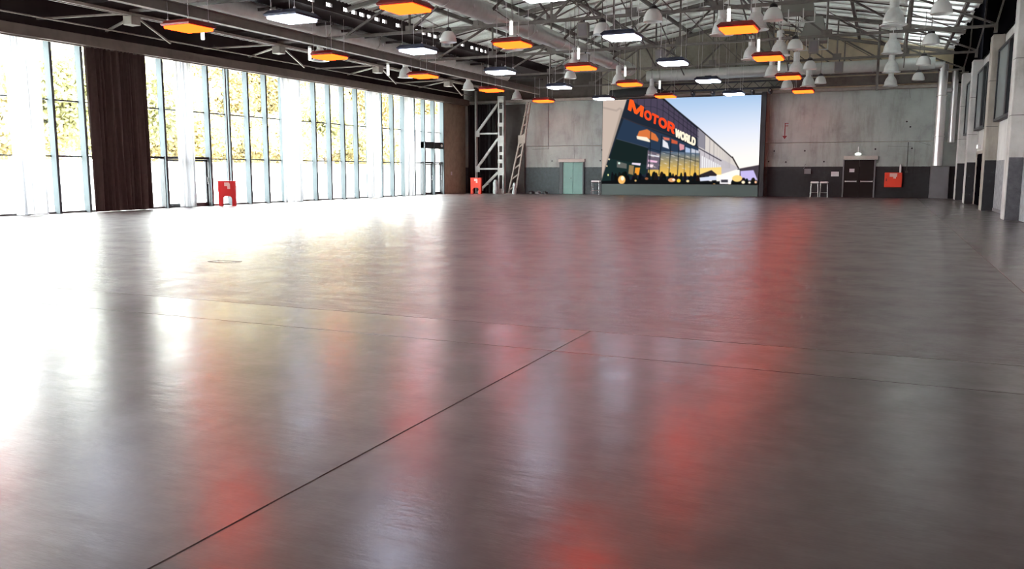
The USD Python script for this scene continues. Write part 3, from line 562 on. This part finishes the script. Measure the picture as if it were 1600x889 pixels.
# trapezoid hoods behind the last red row
hd = None
for i, (x, y) in enumerate(((-3.2, 32.5), (-3.2, 39.8))):
    lab = f'grey-green flared air hood hanging right of the last red row, {["nearer", "farther"][i]}'
    if hd is None:
        hd = thing('air_hood', lab, 'hood', (x, y, 7.2), group='flared air hoods')
        part(hd, 'hood', trimesh.convex.convex_hull(np.array([(sx*0.55, sy*0.45, 0) for sx in (-1, 1) for sy in (-1, 1)] + [(sx*0.58, sy*0.48, -0.10) for sx in (-1, 1) for sy in (-1, 1)] + [(sx*0.33, sy*0.3, 0.95) for sx in (-1, 1) for sy in (-1, 1)])), SPEAKER)
        for sx in (-1, 1): part(hd, 'hanger', rod((sx*0.45, 0.1, 0.1), (sx*0.45, 0.1, 2.1), 0.012, 6), WHITE)
        part(hd, 'frame', cat([bx(-0.62, 0.62, -0.50, -0.46, -0.50, -0.46), bx(-0.62, -0.58, -0.50, -0.46, -0.5, 0), bx(0.58, 0.62, -0.50, -0.46, -0.5, 0), bx(-0.3, -0.26, -0.5, -0.46, -0.5, 0), bx(0.2, 0.24, -0.5, -0.46, -0.5, 0)]), GALV)
    else: dup(hd, (x, y, 7.2), lab)
solo('drop_pole', cat([cbx(-0.72, -0.60, 45.9, 46.02, 5.48, 8.84, 0.01), bx(-0.75, -0.57, 45.87, 46.05, 7.0, 7.12)]), STEEL, 'dark upright steel pole hanging from the roof near the right side', 'pole')

# ================================================================== FAR END
# lattice steel column
c = thing('lattice_column', 'pale grey steel lattice column in front of the black drape', 'column', (0, 51.95, 0))
xl, xr = -25.75, -23.85
part(c, 'leg', cat([bx(xl-0.06, xl+0.06, -0.10, -0.08, 0, 6.9), bx(xl-0.06, xl-0.04, -0.10, 0.10, 0, 6.9), bx(xl+0.04, xl+0.06, -0.10, 0.10, 0, 6.9)]), COLUMN, 'slim left leg')
part(c, 'leg', cat([bx(xr-0.24, xr-0.11, -0.12, -0.08, 0, 6.5), bx(xr+0.11, xr+0.24, -0.12, -0.08, 0, 6.5), bx(xr-0.24, xr-0.20, -0.12, 0.12, 0, 6.5), bx(xr+0.20, xr+0.24, -0.12, 0.12, 0, 6.5)]), COLUMN, 'wide right leg of two channels')
for z0, z1 in ((0.0, 0.35), (1.25, 1.75), (2.05, 2.3), (2.6, 2.8), (3.2, 3.9), (4.5, 4.75), (5.4, 5.65), (6.1, 6.5)):
    part(c, 'batten_plate', bx(xr-0.23, xr+0.23, -0.13, -0.115, z0, z1), COLUMN)
for z in (1.68, 4.05):
    part(c, 'strut', cat([bar((xl, 0, z), (xr-0.22, 0, z), 0.10, 0.11), bx(xl+0.05, xl+0.3, -0.11, -0.095, z-0.22, z+0.2)]), COLUMN)
for z0, z1 in ((-0.1, 1.45), (1.78, 3.7), (4.15, 6.0)):
    part(c, 'diagonal', cat([bar((xl+0.1, -0.06, max(z0, 0.05)), (xr-0.25, -0.06, z1), 0.03, 0.15), bar((xl+0.1, 0.06, max(z0, 0.05)), (xr-0.25, 0.06, z1), 0.03, 0.15)] + [bx(xl+0.1+f*(xr-xl-0.35)-0.07, xl+0.1+f*(xr-xl-0.35)+0.07, -0.09, -0.07, z0+f*(z1-z0)-0.08, z0+f*(z1-z0)+0.08) for f in (0.25, 0.5, 0.75)]), COLUMN)
c = thing('raking_strut', 'brown-grey raking lattice strut leaning beside the lattice column', 'strut', (0, 52.1, 0))
A, B = np.array((-23.15, 0, 0.0)), np.array((-21.9, 0, 6.1))
for o in (-0.18, 0.18): part(c, 'chord', bar(A+(o*1.4, 0, 0), B+(o*0.5, 0, 0), 0.10, 0.10), COLUMN_BR)
for f in np.linspace(0.05, 0.95, 9): part(c, 'lacing', bar(A+(B-A)*f+(-0.2, 0, 0), A+(B-A)*(f+0.05)+(0.18, 0, 0), 0.05, 0.09), COLUMN_BR)
part(c, 'gusset', bx(-22.66, -22.14, -0.08, -0.06, 3.35, 3.9), COLUMN_BR); part(c, 'foot_plate', cbx(-23.75, -22.95, -0.2, 0.2, 0, 0.05, 0.01), COLUMN_BR)
solo('dark_backdrop', cbx(-24.6, -22.55, D-0.12, D-0.03, 0.02, 6.0, 0.02), mat('dark_cloth_panel', (0.05, 0.048, 0.043), 0.85, var=0.2), 'flat dark brown-grey cloth panel on the back wall behind the lattice column', 'panel')
WRAP = mat('cloudy_wrap', (0.42, 0.47, 0.46), 0.4, var=0.3, scale=6.0)
# wrapped bundles at its foot
for i, (x, y, w, h, lab) in enumerate(((-24.15, 51.6, 0.20, 0.95, 'pale wrapped bundle standing left of the lattice column foot'), (-22.75, 51.6, 0.16, 0.75, 'pale wrapped bundle standing right of the lattice column foot'))):
    prof = [(0.0, 0.0), (w*0.9, 0.0), (w, h*0.15), (w*0.75, h*0.5), (w*0.8, h*0.8), (w*0.4, h), (0.0, h)]
    m = lathe(prof, 16); m.vertices += 0.07*np.c_[meshkit.noise(m.vertices*5+i), meshkit.noise(m.vertices*5+9+i), 0*m.vertices[:, 0]]
    solo('wrapped_bundle', moved(m, x, y-0.1, 0), WRAP, lab, 'bundle', smooth=40)
# hose cabinets on the floor
def arch_cabinet(loc, rz, label, m):
    t = thing('hose_cabinet', label, 'cabinet', loc, rz)
    w, h, dp = 0.36, 1.06, 0.30
    ring = Polygon([(-w, 0), (-w, h), (w, h), (w, 0), (w-0.16, 0), (w-0.16, 0.34), (w-0.22, 0.42), (-w+0.22, 0.42), (-w+0.16, 0.34), (-w+0.16, 0)])
    f_ = extrude_polygon(ring, 0.03, engine='earcut'); f_.apply_transform(np.array([[1, 0, 0, 0], [0, 0, -1, 0], [0, 1, 0, 0], [0, 0, 0, 1.0]]))
    fp = part(t, 'front_panel', moved(f_, 0, -dp/2+0.03, 0), m); part(t, 'rear_panel', moved(f_, 0, dp/2, 0), m)
    part(t, 'side_panel', bx(-w, -w+0.02, -dp/2+0.03, dp/2-0.03, 0, h), m); part(t, 'side_panel', bx(w-0.02, w, -dp/2+0.03, dp/2-0.03, 0, h), m)
    part(t, 'top_panel', cbx(-w-0.015, w+0.015, -dp/2-0.015, dp/2+0.015, h, h+0.03, 0.008), m); part(t, 'shelf', bx(-w+0.02, w-0.02, -dp/2+0.03, dp/2-0.03, 0.44, 0.47), m)
    part(fp, 'label_sheet', cat([bx(-0.10, 0.10, -dp/2-0.004, -dp/2, 0.86, 1.02), bx(0.02, 0.14, -dp/2-0.005, -dp/2, 0.74, 0.98)]), PINK_TAG)
    return t
arch_cabinet((-26.5, 28.75, 0), 35, 'deep red arched hose cabinet standing against the windows', RED_BOX)
arch_cabinet((-25.25, 50.9, 0), 8, 'orange-red arched hose cabinet standing at the lattice column', ORANGE_BOX)
t = thing('riser_pipe', 'slim grey riser pipe running up from the red hose cabinet by the windows', 'pipe', (-26.62, 29.05, 0))
part(t, 'pipe', rod((0, 0, 1.10), (0, 0, 5.95), 0.035), THINBAR); part(t, 'pipe', rod((0.08, 0.1, 1.10), (0.08, 0.1, 5.95), 0.02), DARKALU)
# wall hose cabinet
t = thing('wall_cabinet', 'red square hose cabinet hung on the back wall right of the brown doors', 'cabinet', (0.38, D, 0.6))
part(t, 'body', cbx(-0.46, 0.46, -0.22, 0, 0, 0.84, 0.015), ORANGE_BOX); dw = part(t, 'door', cbx(-0.43, 0.43, -0.24, -0.22, 0.03, 0.81, 0.006), ORANGE_BOX)
part(dw, 'label_sheet', cat([bx(-0.2, 0.2, -0.245, -0.24, 0.6, 0.80), bx(0.0, 0.14, -0.246, -0.24, 0.5, 0.68)]), PINK_TAG); part(dw, 'handle', bx(-0.38, -0.34, -0.27, -0.24, 0.35, 0.5), BLACKM)
t = thing('extinguisher_pipe', 'short white upright pipe on the red wall cabinet', 'pipe', (0.72, D-0.12, 1.445))
part(t, 'pipe', rod((0, 0, 0), (0, 0, 0.42), 0.05, 14), WHITE); part(t, 'cap', rod((0, 0, 0.42), (0, 0, 0.47), 0.035, 12), GALV)
solo('wall_conduit', cat([bar((1.05, D-0.02, 3.15), (1.05, D-0.02, 1.55), 0.04), cbx(0.97, 1.13, D-0.06, D-0.002, 1.42, 1.55, 0.01)]), CONDUIT, 'dark conduit dropping down the back wall right of the red wall cabinet', 'conduit')
# doors in the back wall
d = thing('door_3', 'grey-green double-panel door in the back wall left of the screen', 'door', (-19.05, D, 0), kind='structure')
part(d, 'door_frame', cat([cbx(-0.98, -0.72, -0.10, 0, 0, 2.12, 0.01), cbx(0.66, 0.76, -0.10, 0, 0, 2.12, 0.01)]), DARKALU)
for a, b in ((-0.72, -0.03), (-0.02, 0.66)): part(d, 'door_leaf', cbx(a, b, -0.07, 0.0, 0.01, 2.1, 0.008), GREEN_DOOR)
part(d, 'lintel', cbx(-1.05, 0.82, -0.16, 0, 2.12, 2.34, 0.015), LINTEL); part(d, 'handle', cat([rod((-0.1, -0.12, 1.05), (-0.22, -0.12, 1.05), 0.012), rod((-0.1, -0.07, 1.05), (-0.1, -0.12, 1.05), 0.012)]), CHROME)
d = thing('door_4', 'dark brown double fire door with white push bars in the back wall', 'door', (-1.46, D, 0), kind='structure')
leaf = []
for a, b in ((-0.80, 0.02), (0.03, 0.80)): leaf.append(part(d, 'door_leaf', cbx(a, b, -0.06, 0.0, 0.01, 2.16, 0.006), BROWN_DOOR))
part(d, 'door_frame', cat([cbx(-0.88, -0.80, -0.09, 0, 0, 2.2, 0.008), cbx(0.80, 0.88, -0.09, 0, 0, 2.2, 0.008)]), GREY_PANEL)
part(d, 'lintel', cbx(-0.86, 0.98, -0.14, 0, 2.18, 2.40, 0.015), LINTEL)
for l_, (a, b) in zip(leaf, ((-0.74, -0.10), (0.10, 0.76))): part(l_, 'push_bar', cat([rod((a, -0.13, 0.93), (b, -0.13, 0.93), 0.028, 12), bx(a, a+0.05, -0.13, -0.06, 0.89, 0.97), bx(b-0.05, b, -0.13, -0.06, 0.89, 0.97)]), WHITE)
part(leaf[0], 'notice', bx(-0.52, -0.24, -0.065, -0.06, 1.46, 1.66), PAPER, 'small white notice')
t = thing('emergency_lamp', 'round glowing emergency lamp over the brown fire doors', 'lamp', (-1.55, D-0.25, 2.50))
part(t, 'globe', lathe([(0, -0.08), (0.12, -0.07), (0.19, 0.0), (0.12, 0.07), (0, 0.08)], 20), SIGN_GLOW, smooth=40); part(t, 'stem', rod((0, 0, 0.07), (0, 0, 0.42), 0.022), WHITE); part(t, 'bracket', bx(-0.02, 0.02, 0, 0.24, 0.38, 0.42), WHITE)
solo('paper_notice', cbx(-2.97, -2.54, D-0.012, D-0.001, 1.22, 1.50, 0.002), PAPER, 'white paper notice on the dark dado left of the brown fire doors', 'notice')
solo('control_box', cat([cbx(-4.48, -4.10, D-0.10, D-0.001, 1.36, 1.66, 0.01), bar((-4.52, D-0.05, 1.66), (-4.42, D-0.05, 1.95), 0.03)]), GREY_PANEL, 'grey control box on the dado between screen and brown doors', 'box')
solo('grey_panel', cbx(2.25, 3.2, D-0.35, D-0.001, 0.0, 1.80, 0.02), GREY_PANEL, 'plain grey panel cabinet under the white duct pipes in the corner', 'panel')
t = thing('fire_mark', 'dark red letter F with a down arrow painted on the back wall', 'sign', (-5.68, D-0.004, 3.42))
fm = meshkit.text_mesh('F', 0.36, 0.006, bold=False); fm.apply_transform(np.array([[1.0, 0, 0, 0], [0, 0, -1, 0], [0, 1, 0, 0], [0, 0, 0, 1.0]]))
part(t, 'letter', moved(fm, -0.06, 0.0, 0.60), RED_MARK); part(t, 'arrow', cat([bx(-0.025, 0.025, -0.006, 0, 0.18, 0.62), extrude_polygon(Polygon([(-0.14, 0.2), (0.14, 0.2), (0, 0)]), 0.006, engine='earcut').apply_transform(np.array([[1.0, 0, 0, 0], [0, 0, -1, 0], [0, 1, 0, 0], [0, 0, 0, 1.0]]))]), RED_MARK)
# bar stools
def stool(x, y, label, w=0.22):
    t = thing('bar_stool', label, 'stool', (x, y, 0), group='white bar stools')
    part(t, 'seat', cbx(-w, w, -0.2, 0.2, 0.82, 0.92, 0.025), WHITE)
    for sx in (-1, 1):
        for sy in (-1, 1): part(t, 'leg', rod((sx*(w-0.04), sy*0.15, 0.82), (sx*(w-0.01), sy*0.18, 0.0), 0.02, 10), CHROME)
    part(t, 'foot_ring', cat([rod((-w+0.02, s_*0.17, 0.28), (w-0.02, s_*0.17, 0.28), 0.012, 8) for s_ in (-1, 1)] + [rod((s_*(w-0.02), -0.17, 0.28), (s_*(w-0.02), 0.17, 0.28), 0.012, 8) for s_ in (-1, 1)]), CHROME)
    part(t, 'under_frame', cbx(-w+0.03, w-0.03, -0.17, 0.17, 0.76, 0.82, 0.01), BLACKM)
    return t
stool(-17.25, 52.3, 'white-seated bar stool with chrome legs between green door and screen', 0.27)
stool(-3.80, 52.2, 'left of two white bar stools with chrome legs beside the brown doors'); stool(-3.28, 52.25, 'right of two white bar stools with chrome legs beside the brown doors')
# loose items on floor by the strut
for i, x in enumerate((-21.9, -21.4, -20.9)):
    solo('stage_weight', cat([cbx(x-0.16, x+0.16, 52.35, 52.65, 0, 0.16, 0.03), moved(icosphere(1, 0.07), x+0.1, 52.33, 0.16)]), BLACKM if i != 1 else GREY_PANEL, f'{["left", "middle", "right"][i]} of three small dark stage weights on the floor right of the raking strut', 'weight')

# drapes
def drape(name, y0, y1, x, z0, z1, amp, waves, m, label, cat_, along='y', seed=0, gather=0.0):
    g_ = np.random.default_rng(seed); n = int(waves*12); u = np.linspace(0, 1, n); v = np.linspace(0, 1, 14)
    ph = np.cumsum(1 + 0.5*np.sin(u*17+seed) + 0.4*g_.normal(0, 0.3, n)); ph = ph/ph[-1]*waves*2*np.pi
    P_ = np.zeros((n, 14, 3))
    for k, t_ in enumerate(v):
        off = amp*np.sin(ph + 0.4*np.sin(3*t_+seed))*(0.75+0.45*(1-t_)) + 0.25*amp*np.sin(ph*2.3+t_*2)
        pos = y0 + (y1-y0)*u + 0.02*np.sin(ph*0.7 + 4*t_) - gather*(u-0.5)*math.sin(math.pi*(1-t_))*(y1-y0)
        if along == 'y': P_[:, k, 0], P_[:, k, 1] = x+off, pos
        else: P_[:, k, 1], P_[:, k, 0] = x+off, pos
        P_[:, k, 2] = z0 + (z1-z0)*t_
    s_ = sheet(P_)
    t = thing(name, label, cat_)
    part(t, 'cloth', s_, m, smooth=True)
    L = y1-y0
    hk = [bx(x-0.01, x+0.01, y0+L*f-0.012, y0+L*f+0.012, z1-0.02, z1+0.06) if along == 'y' else bx(y0+L*f-0.012, y0+L*f+0.012, x-0.01, x+0.01, z1-0.02, z1+0.06) for f in np.linspace(0.02, 0.98, int(L*7))]
    part(t, 'hooks', cat(hk), THINBAR, kind='stuff')
    return t
drape('curtain', 22.12, 24.9, XL+0.40, 0.02, 6.0, 0.085, 13, DRAPE, 'heavy dark brown floor-length curtain hanging at the windows', 'curtain', seed=3)
drape('curtain', -26.75, -24.55, D-0.35, 0.02, 6.05, 0.09, 9, DRAPE_BLK, 'black floor-length curtain on the back wall behind the lattice column', 'curtain', along='x', seed=5)
SH = [(19.1, 20.35, 'first sheer white curtain panel, nearest the viewer'), (26.35, 27.3, 'sheer white curtain panel at the near glazed doors'), (33.0, 34.5, 'sheer white curtain panel in the middle of the window wall'), (40.3, 41.7, 'sheer white curtain panel well beyond the middle'), (44.4, 45.5, 'farthest sheer white curtain panel near the end doors')]
for i, (a, b, lab) in enumerate(SH):
    drape('sheer_curtain', a, b, XL+0.34, 0.03, 6.0, 0.05, 7, SHEER, lab, 'curtain', seed=10+i)

# ---- lighting truss and drape over the screen
t = thing('lighting_truss', 'black box lighting truss above the video screen', 'truss', (0, 51.6, 6.55))
for dy in (-0.2, 0.2):
    for dz in (-0.2, 0.2): part(t, 'chord', rod((-13.2, dy, dz), (-5.9, dy, dz), 0.035, 8), BLACKM)
for k in range(18):
    x = -13.0 + 0.4*k; s_ = 1 if k % 2 else -1
    part(t, 'lacing', cat([rod((x, -0.2, -0.2*s_), (x+0.4, -0.2, 0.2*s_), 0.018, 6), rod((x, -0.2*s_, -0.2), (x+0.4, 0.2*s_, -0.2), 0.018, 6)]), BLACKM)
for k, x in enumerate((-12.2, -10.9, -9.7, -8.6, -7.4, -6.4)):
    t = thing('stage_light', f'black stage spotlight clamped under the lighting truss, {ORD[k]} from the left', 'spotlight', (x, 51.38, 6.22), group='spotlights under the lighting truss')
    part(t, 'can', turned(lathe([(0, 0), (0.10, 0), (0.11, 0.04), (0.11, 0.26), (0.07, 0.34), (0, 0.34)], 16), 60, (1, 0, 0)).apply_translation((0, 0.12, -0.18)), BLACKM, smooth=35)
    part(t, 'yoke', cat([bx(-0.14, -0.125, -0.02, 0.02, -0.15, 0.12), bx(0.125, 0.14, -0.02, 0.02, -0.15, 0.12), bx(-0.14, 0.14, -0.02, 0.02, 0.11, 0.13)]), BLACKM)
    part(t, 'lens', moved(icosphere(1, 0.045), 0.0, -0.20, -0.05), CAP)
m = cylinder(radius=0.26, segment=[(-16.3, 51.9, 6.30), (-13.0, 51.9, 6.42)], sections=18); m = m.subdivide().subdivide()
m.vertices += 0.10*np.c_[meshkit.noise(m.vertices*2.2), meshkit.noise(m.vertices*2.2+7), meshkit.noise(m.vertices*2.2+13)]
solo('rolled_drape', m, DRAPE_BLK, 'rolled black drape lying along the top of the screen at its left', 'drape', smooth=60)

# ---- the video screen
SX0, SX1, SZ0, SZ1, SY = -16.87, -7.03, 0.72, 6.02, 52.35
sc = thing('video_screen', 'large LED video wall showing an evening picture of a glass-fronted building', 'screen', (0, 0, 0))
part(sc, 'cabinet', cbx(SX0-0.02, SX1+0.02, SY+0.01, SY+0.25, SZ0-0.02, SZ1+0.02, 0.008), BLACKM)
part(sc, 'plinth', cbx(SX0+0.02, SX1, SY-0.02, SY+0.25, 0, SZ0-0.02, 0.01), PLINTH, 'grey-green plinth board')
part(sc, 'side_frame', cbx(SX1+0.02, SX1+0.30, SY+0.05, SY+0.30, 0, 6.2, 0.01), BLACKM, 'black edge frame')
def homography(src, dst):
    A_ = []
    for (x, y_), (u, v) in zip(src, dst): A_ += [[x, y_, 1, 0, 0, 0, -u*x, -u*y_], [0, 0, 0, x, y_, 1, -v*x, -v*y_]]
    h_ = np.linalg.solve(np.array(A_, float), np.array(dst, float).ravel()); return np.append(h_, 1).reshape(3, 3)
def hmap(Hm, p):
    p = np.atleast_2d(np.asarray(p, float)); q = np.c_[p, np.ones(len(p))] @ Hm.T; return q[:, :2]/q[:, 2:]
from PIL import Image, ImageDraw, ImageFilter
CW, CH = 1640, 884
HC = homography([(63, 99), (1354, 45), (1341, 769), (68, 774)], [(0, 0), (CW, 0), (CW, CH), (0, CH)])
yy_, xx_ = np.mgrid[0:CH, 0:CW]
top, mid, low = np.array([166, 196, 230.]), np.array([218, 226, 244.]), np.array([255, 248, 236.])
tt = np.clip(yy_/CH/0.80, 0, 1)[..., None]; gl = np.clip((xx_/CW-0.55)/0.4, 0, 1)[..., None]
sky_ = np.where(tt < 0.5, top+(mid-top)*tt*2, mid+(low-mid)*(tt-0.5)*2); sky_ = sky_ + (np.array([255, 250, 245.])-sky_)*0.45*tt*gl
im = Image.fromarray(sky_.clip(0, 255).astype(np.uint8)); dr = ImageDraw.Draw(im)
def poly(pts, col): dr.polygon([tuple(q) for q in hmap(HC, pts)], fill=col)
def line(pts, col, w=3): dr.line([tuple(q) for q in hmap(HC, pts)], fill=col, width=w)
def lerp(a, b, f): return (a[0]+(b[0]-a[0])*f, a[1]+(b[1]-a[1])*f)
# far side: trees and tents
poly([(1190, 640), (1345, 610), (1345, 780), (1190, 780)], (70, 62, 70)); poly([(1195, 660), (1300, 652), (1335, 730), (1200, 740)], (196, 184, 236))
# building side
poly([(55, 90), (268, 82), (70, 735), (55, 735)], (196, 178, 166)); poly([(215, 170), (245, 175), (80, 735), (62, 735)], (168, 152, 140)); poly([(62, 150), (175, 175), (200, 155), (240, 172), (238, 190), (205, 170), (178, 190), (62, 165)], (176, 160, 150))
poly([(266, 70), (540, 60), (1130, 560), (1195, 650), (1040, 640), (860, 760), (60, 775), (70, 735)], (32, 40, 52))
poly([(300, 75), (530, 72), (845, 330), (845, 400), (660, 330), (290, 92)], (74, 66, 86))
poly([(848, 322), (1130, 560), (1190, 640), (850, 470)], (214, 206, 200)); poly([(850, 470), (1190, 640), (1030, 690), (850, 640)], (196, 190, 196))
poly([(843, 318), (905, 372), (905, 492), (843, 462)], (140, 137, 148))
for k in range(14):
    x = 850+270*(1-0.82**k)*1.04; line([(x, 325+(x-848)*0.835), (x, 640)], (176, 170, 170) if k > 3 else (96, 92, 104), 3)
for f in np.linspace(0, 1, 15):
    x = 345 + 510*(1-(1-f)**1.6); yt = 60 + (x-540)*0.86 if x > 540 else 70
    yb = 110 + (x-300)*0.62
    if x > 842: continue
    line([(x, yt), (x, yb+10)], (22, 24, 34), 3)
line([(300, 140), (480, 150), (560, 180), (850, 390)], (22, 24, 34), 3); line([(540, 130), (850, 345)], (30, 30, 40), 3)
line([(530, 62), (850, 318), (1130, 556)], (26, 22, 24), 9); line([(1125, 545), (1180, 640)], (40, 34, 34), 12)
# middle glazing with lit shapes
poly([(240, 240), (350, 290), (850, 480), (850, 660), (430, 640), (440, 480), (180, 410)], (40, 56, 78))
poly([(345, 400), (365, 345), (430, 330), (500, 370), (525, 410), (520, 430), (440, 405)], (214, 116, 62)); poly([(345, 385), (430, 395), (460, 425), (455, 435), (350, 410)], (250, 236, 214))
poly([(560, 410), (600, 440), (612, 488), (560, 470)], (225, 225, 232)); poly([(625, 405), (680, 425), (680, 450), (625, 440)], (200, 90, 62)); poly([(622, 505), (685, 515), (685, 542), (622, 540)], (235, 120, 70)); poly([(560, 390), (615, 400), (615, 420), (570, 415)], (210, 110, 90))
poly([(692, 440), (735, 455), (735, 490), (700, 500)], (215, 150, 160)); poly([(745, 470), (785, 485), (785, 560), (745, 550)], (170, 190, 222)); poly([(790, 480), (850, 500), (850, 600), (790, 580)], (196, 200, 214))
poly([(130, 560), (180, 410), (445, 485), (440, 620), (150, 575)], (24, 36, 36))
poly([(440, 500), (540, 525), (530, 660), (430, 650)], (106, 96, 110)); poly([(445, 575), (520, 585), (515, 600), (445, 592)], (240, 190, 220)); poly([(445, 610), (490, 615), (480, 640), (440, 632)], (255, 225, 235)); poly([(445, 530), (535, 545), (535, 556), (445, 542)], (220, 222, 230))
for k in range(16):
    f = k/15; ya, yb_ = 500+f*190, 512+f*190+3
    poly([(445 if f > 0.75 else 540, ya+4), (860, ya+20*(1-f)), (860, yb_+20*(1-f)), (445 if f > 0.75 else 540, yb_+4)], tuple(int(c) for c in (np.array([96, 112, 130])*(1-f)**1.3 + np.array([240, 190, 84])*(1-(1-f)**1.3))))
for k in range(40):
    x, y_ = 450+400*((k*37) % 40)/40, 520+130*((k*17) % 23)/23; poly([(x, y_), (x+22, y_+3), (x+22, y_+6), (x, y_+3)], (225, 214, 200))
for x0, x1 in ((460, 455), (550, 535), (628, 615), (692, 685), (742, 738), (790, 786), (828, 826), (862, 862)):
    line([(x0, 300+(x0-350)*0.40), (x1, 700)], (20, 26, 34), 7 if x0 < 700 else 4)
line([(440, 480), (545, 510), (860, 590)], (20, 26, 34), 4); line([(180, 410), (440, 478)], (90, 96, 110), 4); line([(220, 235), (360, 290), (660, 385), (850, 478), (1040, 580)], (52, 48, 56), 10)
for k in range(9): poly([(880+k*18, 540+k*9), (890+k*18, 545+k*9), (890+k*18, 640), (880+k*18, 635)], (236, 236, 238))
poly([(865, 640), (1040, 630), (1040, 690), (865, 700)], (250, 214, 130))
# ground crowd, lamps, cars
poly([(70, 735), (130, 570), (430, 620), (430, 690), (60, 775)], (26, 44, 44)); poly([(190, 590), (270, 610), (270, 650), (190, 640)], (98, 100, 96)); poly([(315, 600), (385, 605), (380, 625), (310, 615)], (236, 220, 240)); poly([(290, 620), (330, 625), (325, 700), (285, 690)], (150, 124, 84)); poly([(340, 640), (380, 640), (370, 700), (335, 700)], (238, 152, 50))
gr = random.Random(4)
for k in range(110):
    x = gr.uniform(150, 1330); h_ = gr.uniform(35, 105)*(1 if x < 900 else 0.6); w_ = gr.uniform(16, 40)
    dr.ellipse([*hmap(HC, [(x-w_/2, 775-h_)])[0], *hmap(HC, [(x+w_/2, 800)])[0]], fill=(gr.randint(10, 30), gr.randint(14, 26), gr.randint(16, 28)))
poly([(60, 778), (60, 752), (420, 735), (900, 745), (1345, 742), (1345, 778)], (16, 18, 20))
def blob(x, y_, rx, ry, col): dr.ellipse([*hmap(HC, [(x-rx, y_-ry)])[0], *hmap(HC, [(x+rx, y_+ry)])[0]], fill=col)
for x, y_, rx, ry, c_ in ((232, 740, 30, 34, (244, 184, 104)), (238, 728, 14, 18, (255, 244, 214)), (640, 738, 30, 16, (226, 160, 110)), (655, 735, 12, 8, (255, 240, 220)), (696, 742, 16, 14, (250, 206, 60)), (770, 745, 12, 10, (250, 220, 160)), (208, 606, 9, 8, (225, 255, 240)), (125, 575, 7, 7, (255, 230, 190)), (108, 630, 6, 6, (250, 220, 170)), (120, 702, 6, 8, (250, 250, 170)), (345, 745, 8, 8, (220, 180, 120)), (435, 728, 14, 10, (150, 90, 60)), (1170, 720, 40, 26, (255, 212, 130)), (1220, 750, 14, 12, (255, 235, 200)), (1270, 752, 10, 8, (255, 240, 220)), (985, 770, 10, 6, (250, 190, 110)), (1110, 768, 10, 6, (255, 230, 180)), (1320, 748, 10, 10, (250, 190, 150))):
    blob(x, y_, rx, ry, c_)
poly([(1030, 702), (1100, 690), (1125, 715), (1120, 765), (1030, 765)], (248, 244, 246)); poly([(1040, 732), (1095, 730), (1095, 752), (1040, 752)], (60, 58, 66))
poly([(865, 715), (1000, 702), (1005, 735), (870, 745)], (214, 220, 240)); poly([(870, 690), (960, 655), (1005, 690), (1000, 702), (870, 702)], (46, 40, 44))
im = im.filter(ImageFilter.GaussianBlur(3)); dr = ImageDraw.Draw(im)
def words(txt, quad, col):
    m_ = meshkit.text_mesh(txt, 1.0, 0.01, bold=True); v = m_.vertices[:, :2]; lo, hi = v.min(0), v.max(0); uv = (v-lo)/(hi-lo); uv[:, 1] = 1-uv[:, 1]
    q = hmap(HC, hmap(homography([(0, 0), (1, 0), (1, 1), (0, 1)], quad), uv)); mk = Image.new('L', (CW, CH)); md = ImageDraw.Draw(mk)
    for t_ in m_.faces[np.abs(m_.face_normals[:, 2]) > 0.9]: md.polygon([tuple(q[i]) for i in t_], fill=255, outline=255)
    im.paste(Image.new('RGB', (CW, CH), col), (0, 0), mk.filter(ImageFilter.MaxFilter(9)))
words('M', [(286, 88), (398, 154), (390, 232), (272, 172)], (255, 92, 34)); words('OTOR', [(410, 172), (655, 288), (650, 366), (404, 240)], (250, 74, 36)); words('WORLD', [(664, 325), (826, 402), (822, 462), (660, 384)], (255, 240, 214))
im = im.filter(ImageFilter.GaussianBlur(1.5))
GN, GM = 412, 222
small = np.asarray(im.resize((GN, GM), Image.LANCZOS), float)/255
lin = np.where(small <= 0.04045, small/12.92, ((small+0.055)/1.055)**2.4)
px_, pz_ = np.linspace(SX0, SX1, GN), np.linspace(SZ1, SZ0, GM)
G = np.stack(np.broadcast_arrays(px_[None, :], SY, pz_[:, None]), -1).astype(float)
pic = usdkit.mesh(stage, str(sc.GetPath())+'/picture', sheet(G), None)
UsdGeom.PrimvarsAPI(pic).CreatePrimvar('picture_colour', Sdf.ValueTypeNames.Color3fArray, 'vertex').Set([Gf.Vec3f(*map(float, c_)) for c_ in lin.reshape(-1, 3)])
PIC = usdkit.material(stage, '/World/Looks/screen_picture', {'a': ('attribute', {'attribute': 'picture_colour'}), 'e': ('emission', {'strength': SCREEN})}, [('a.color', 'e.color')], surface='e.emission')
UsdShade.MaterialBindingAPI.Apply(pic.GetPrim()).Bind(PIC)
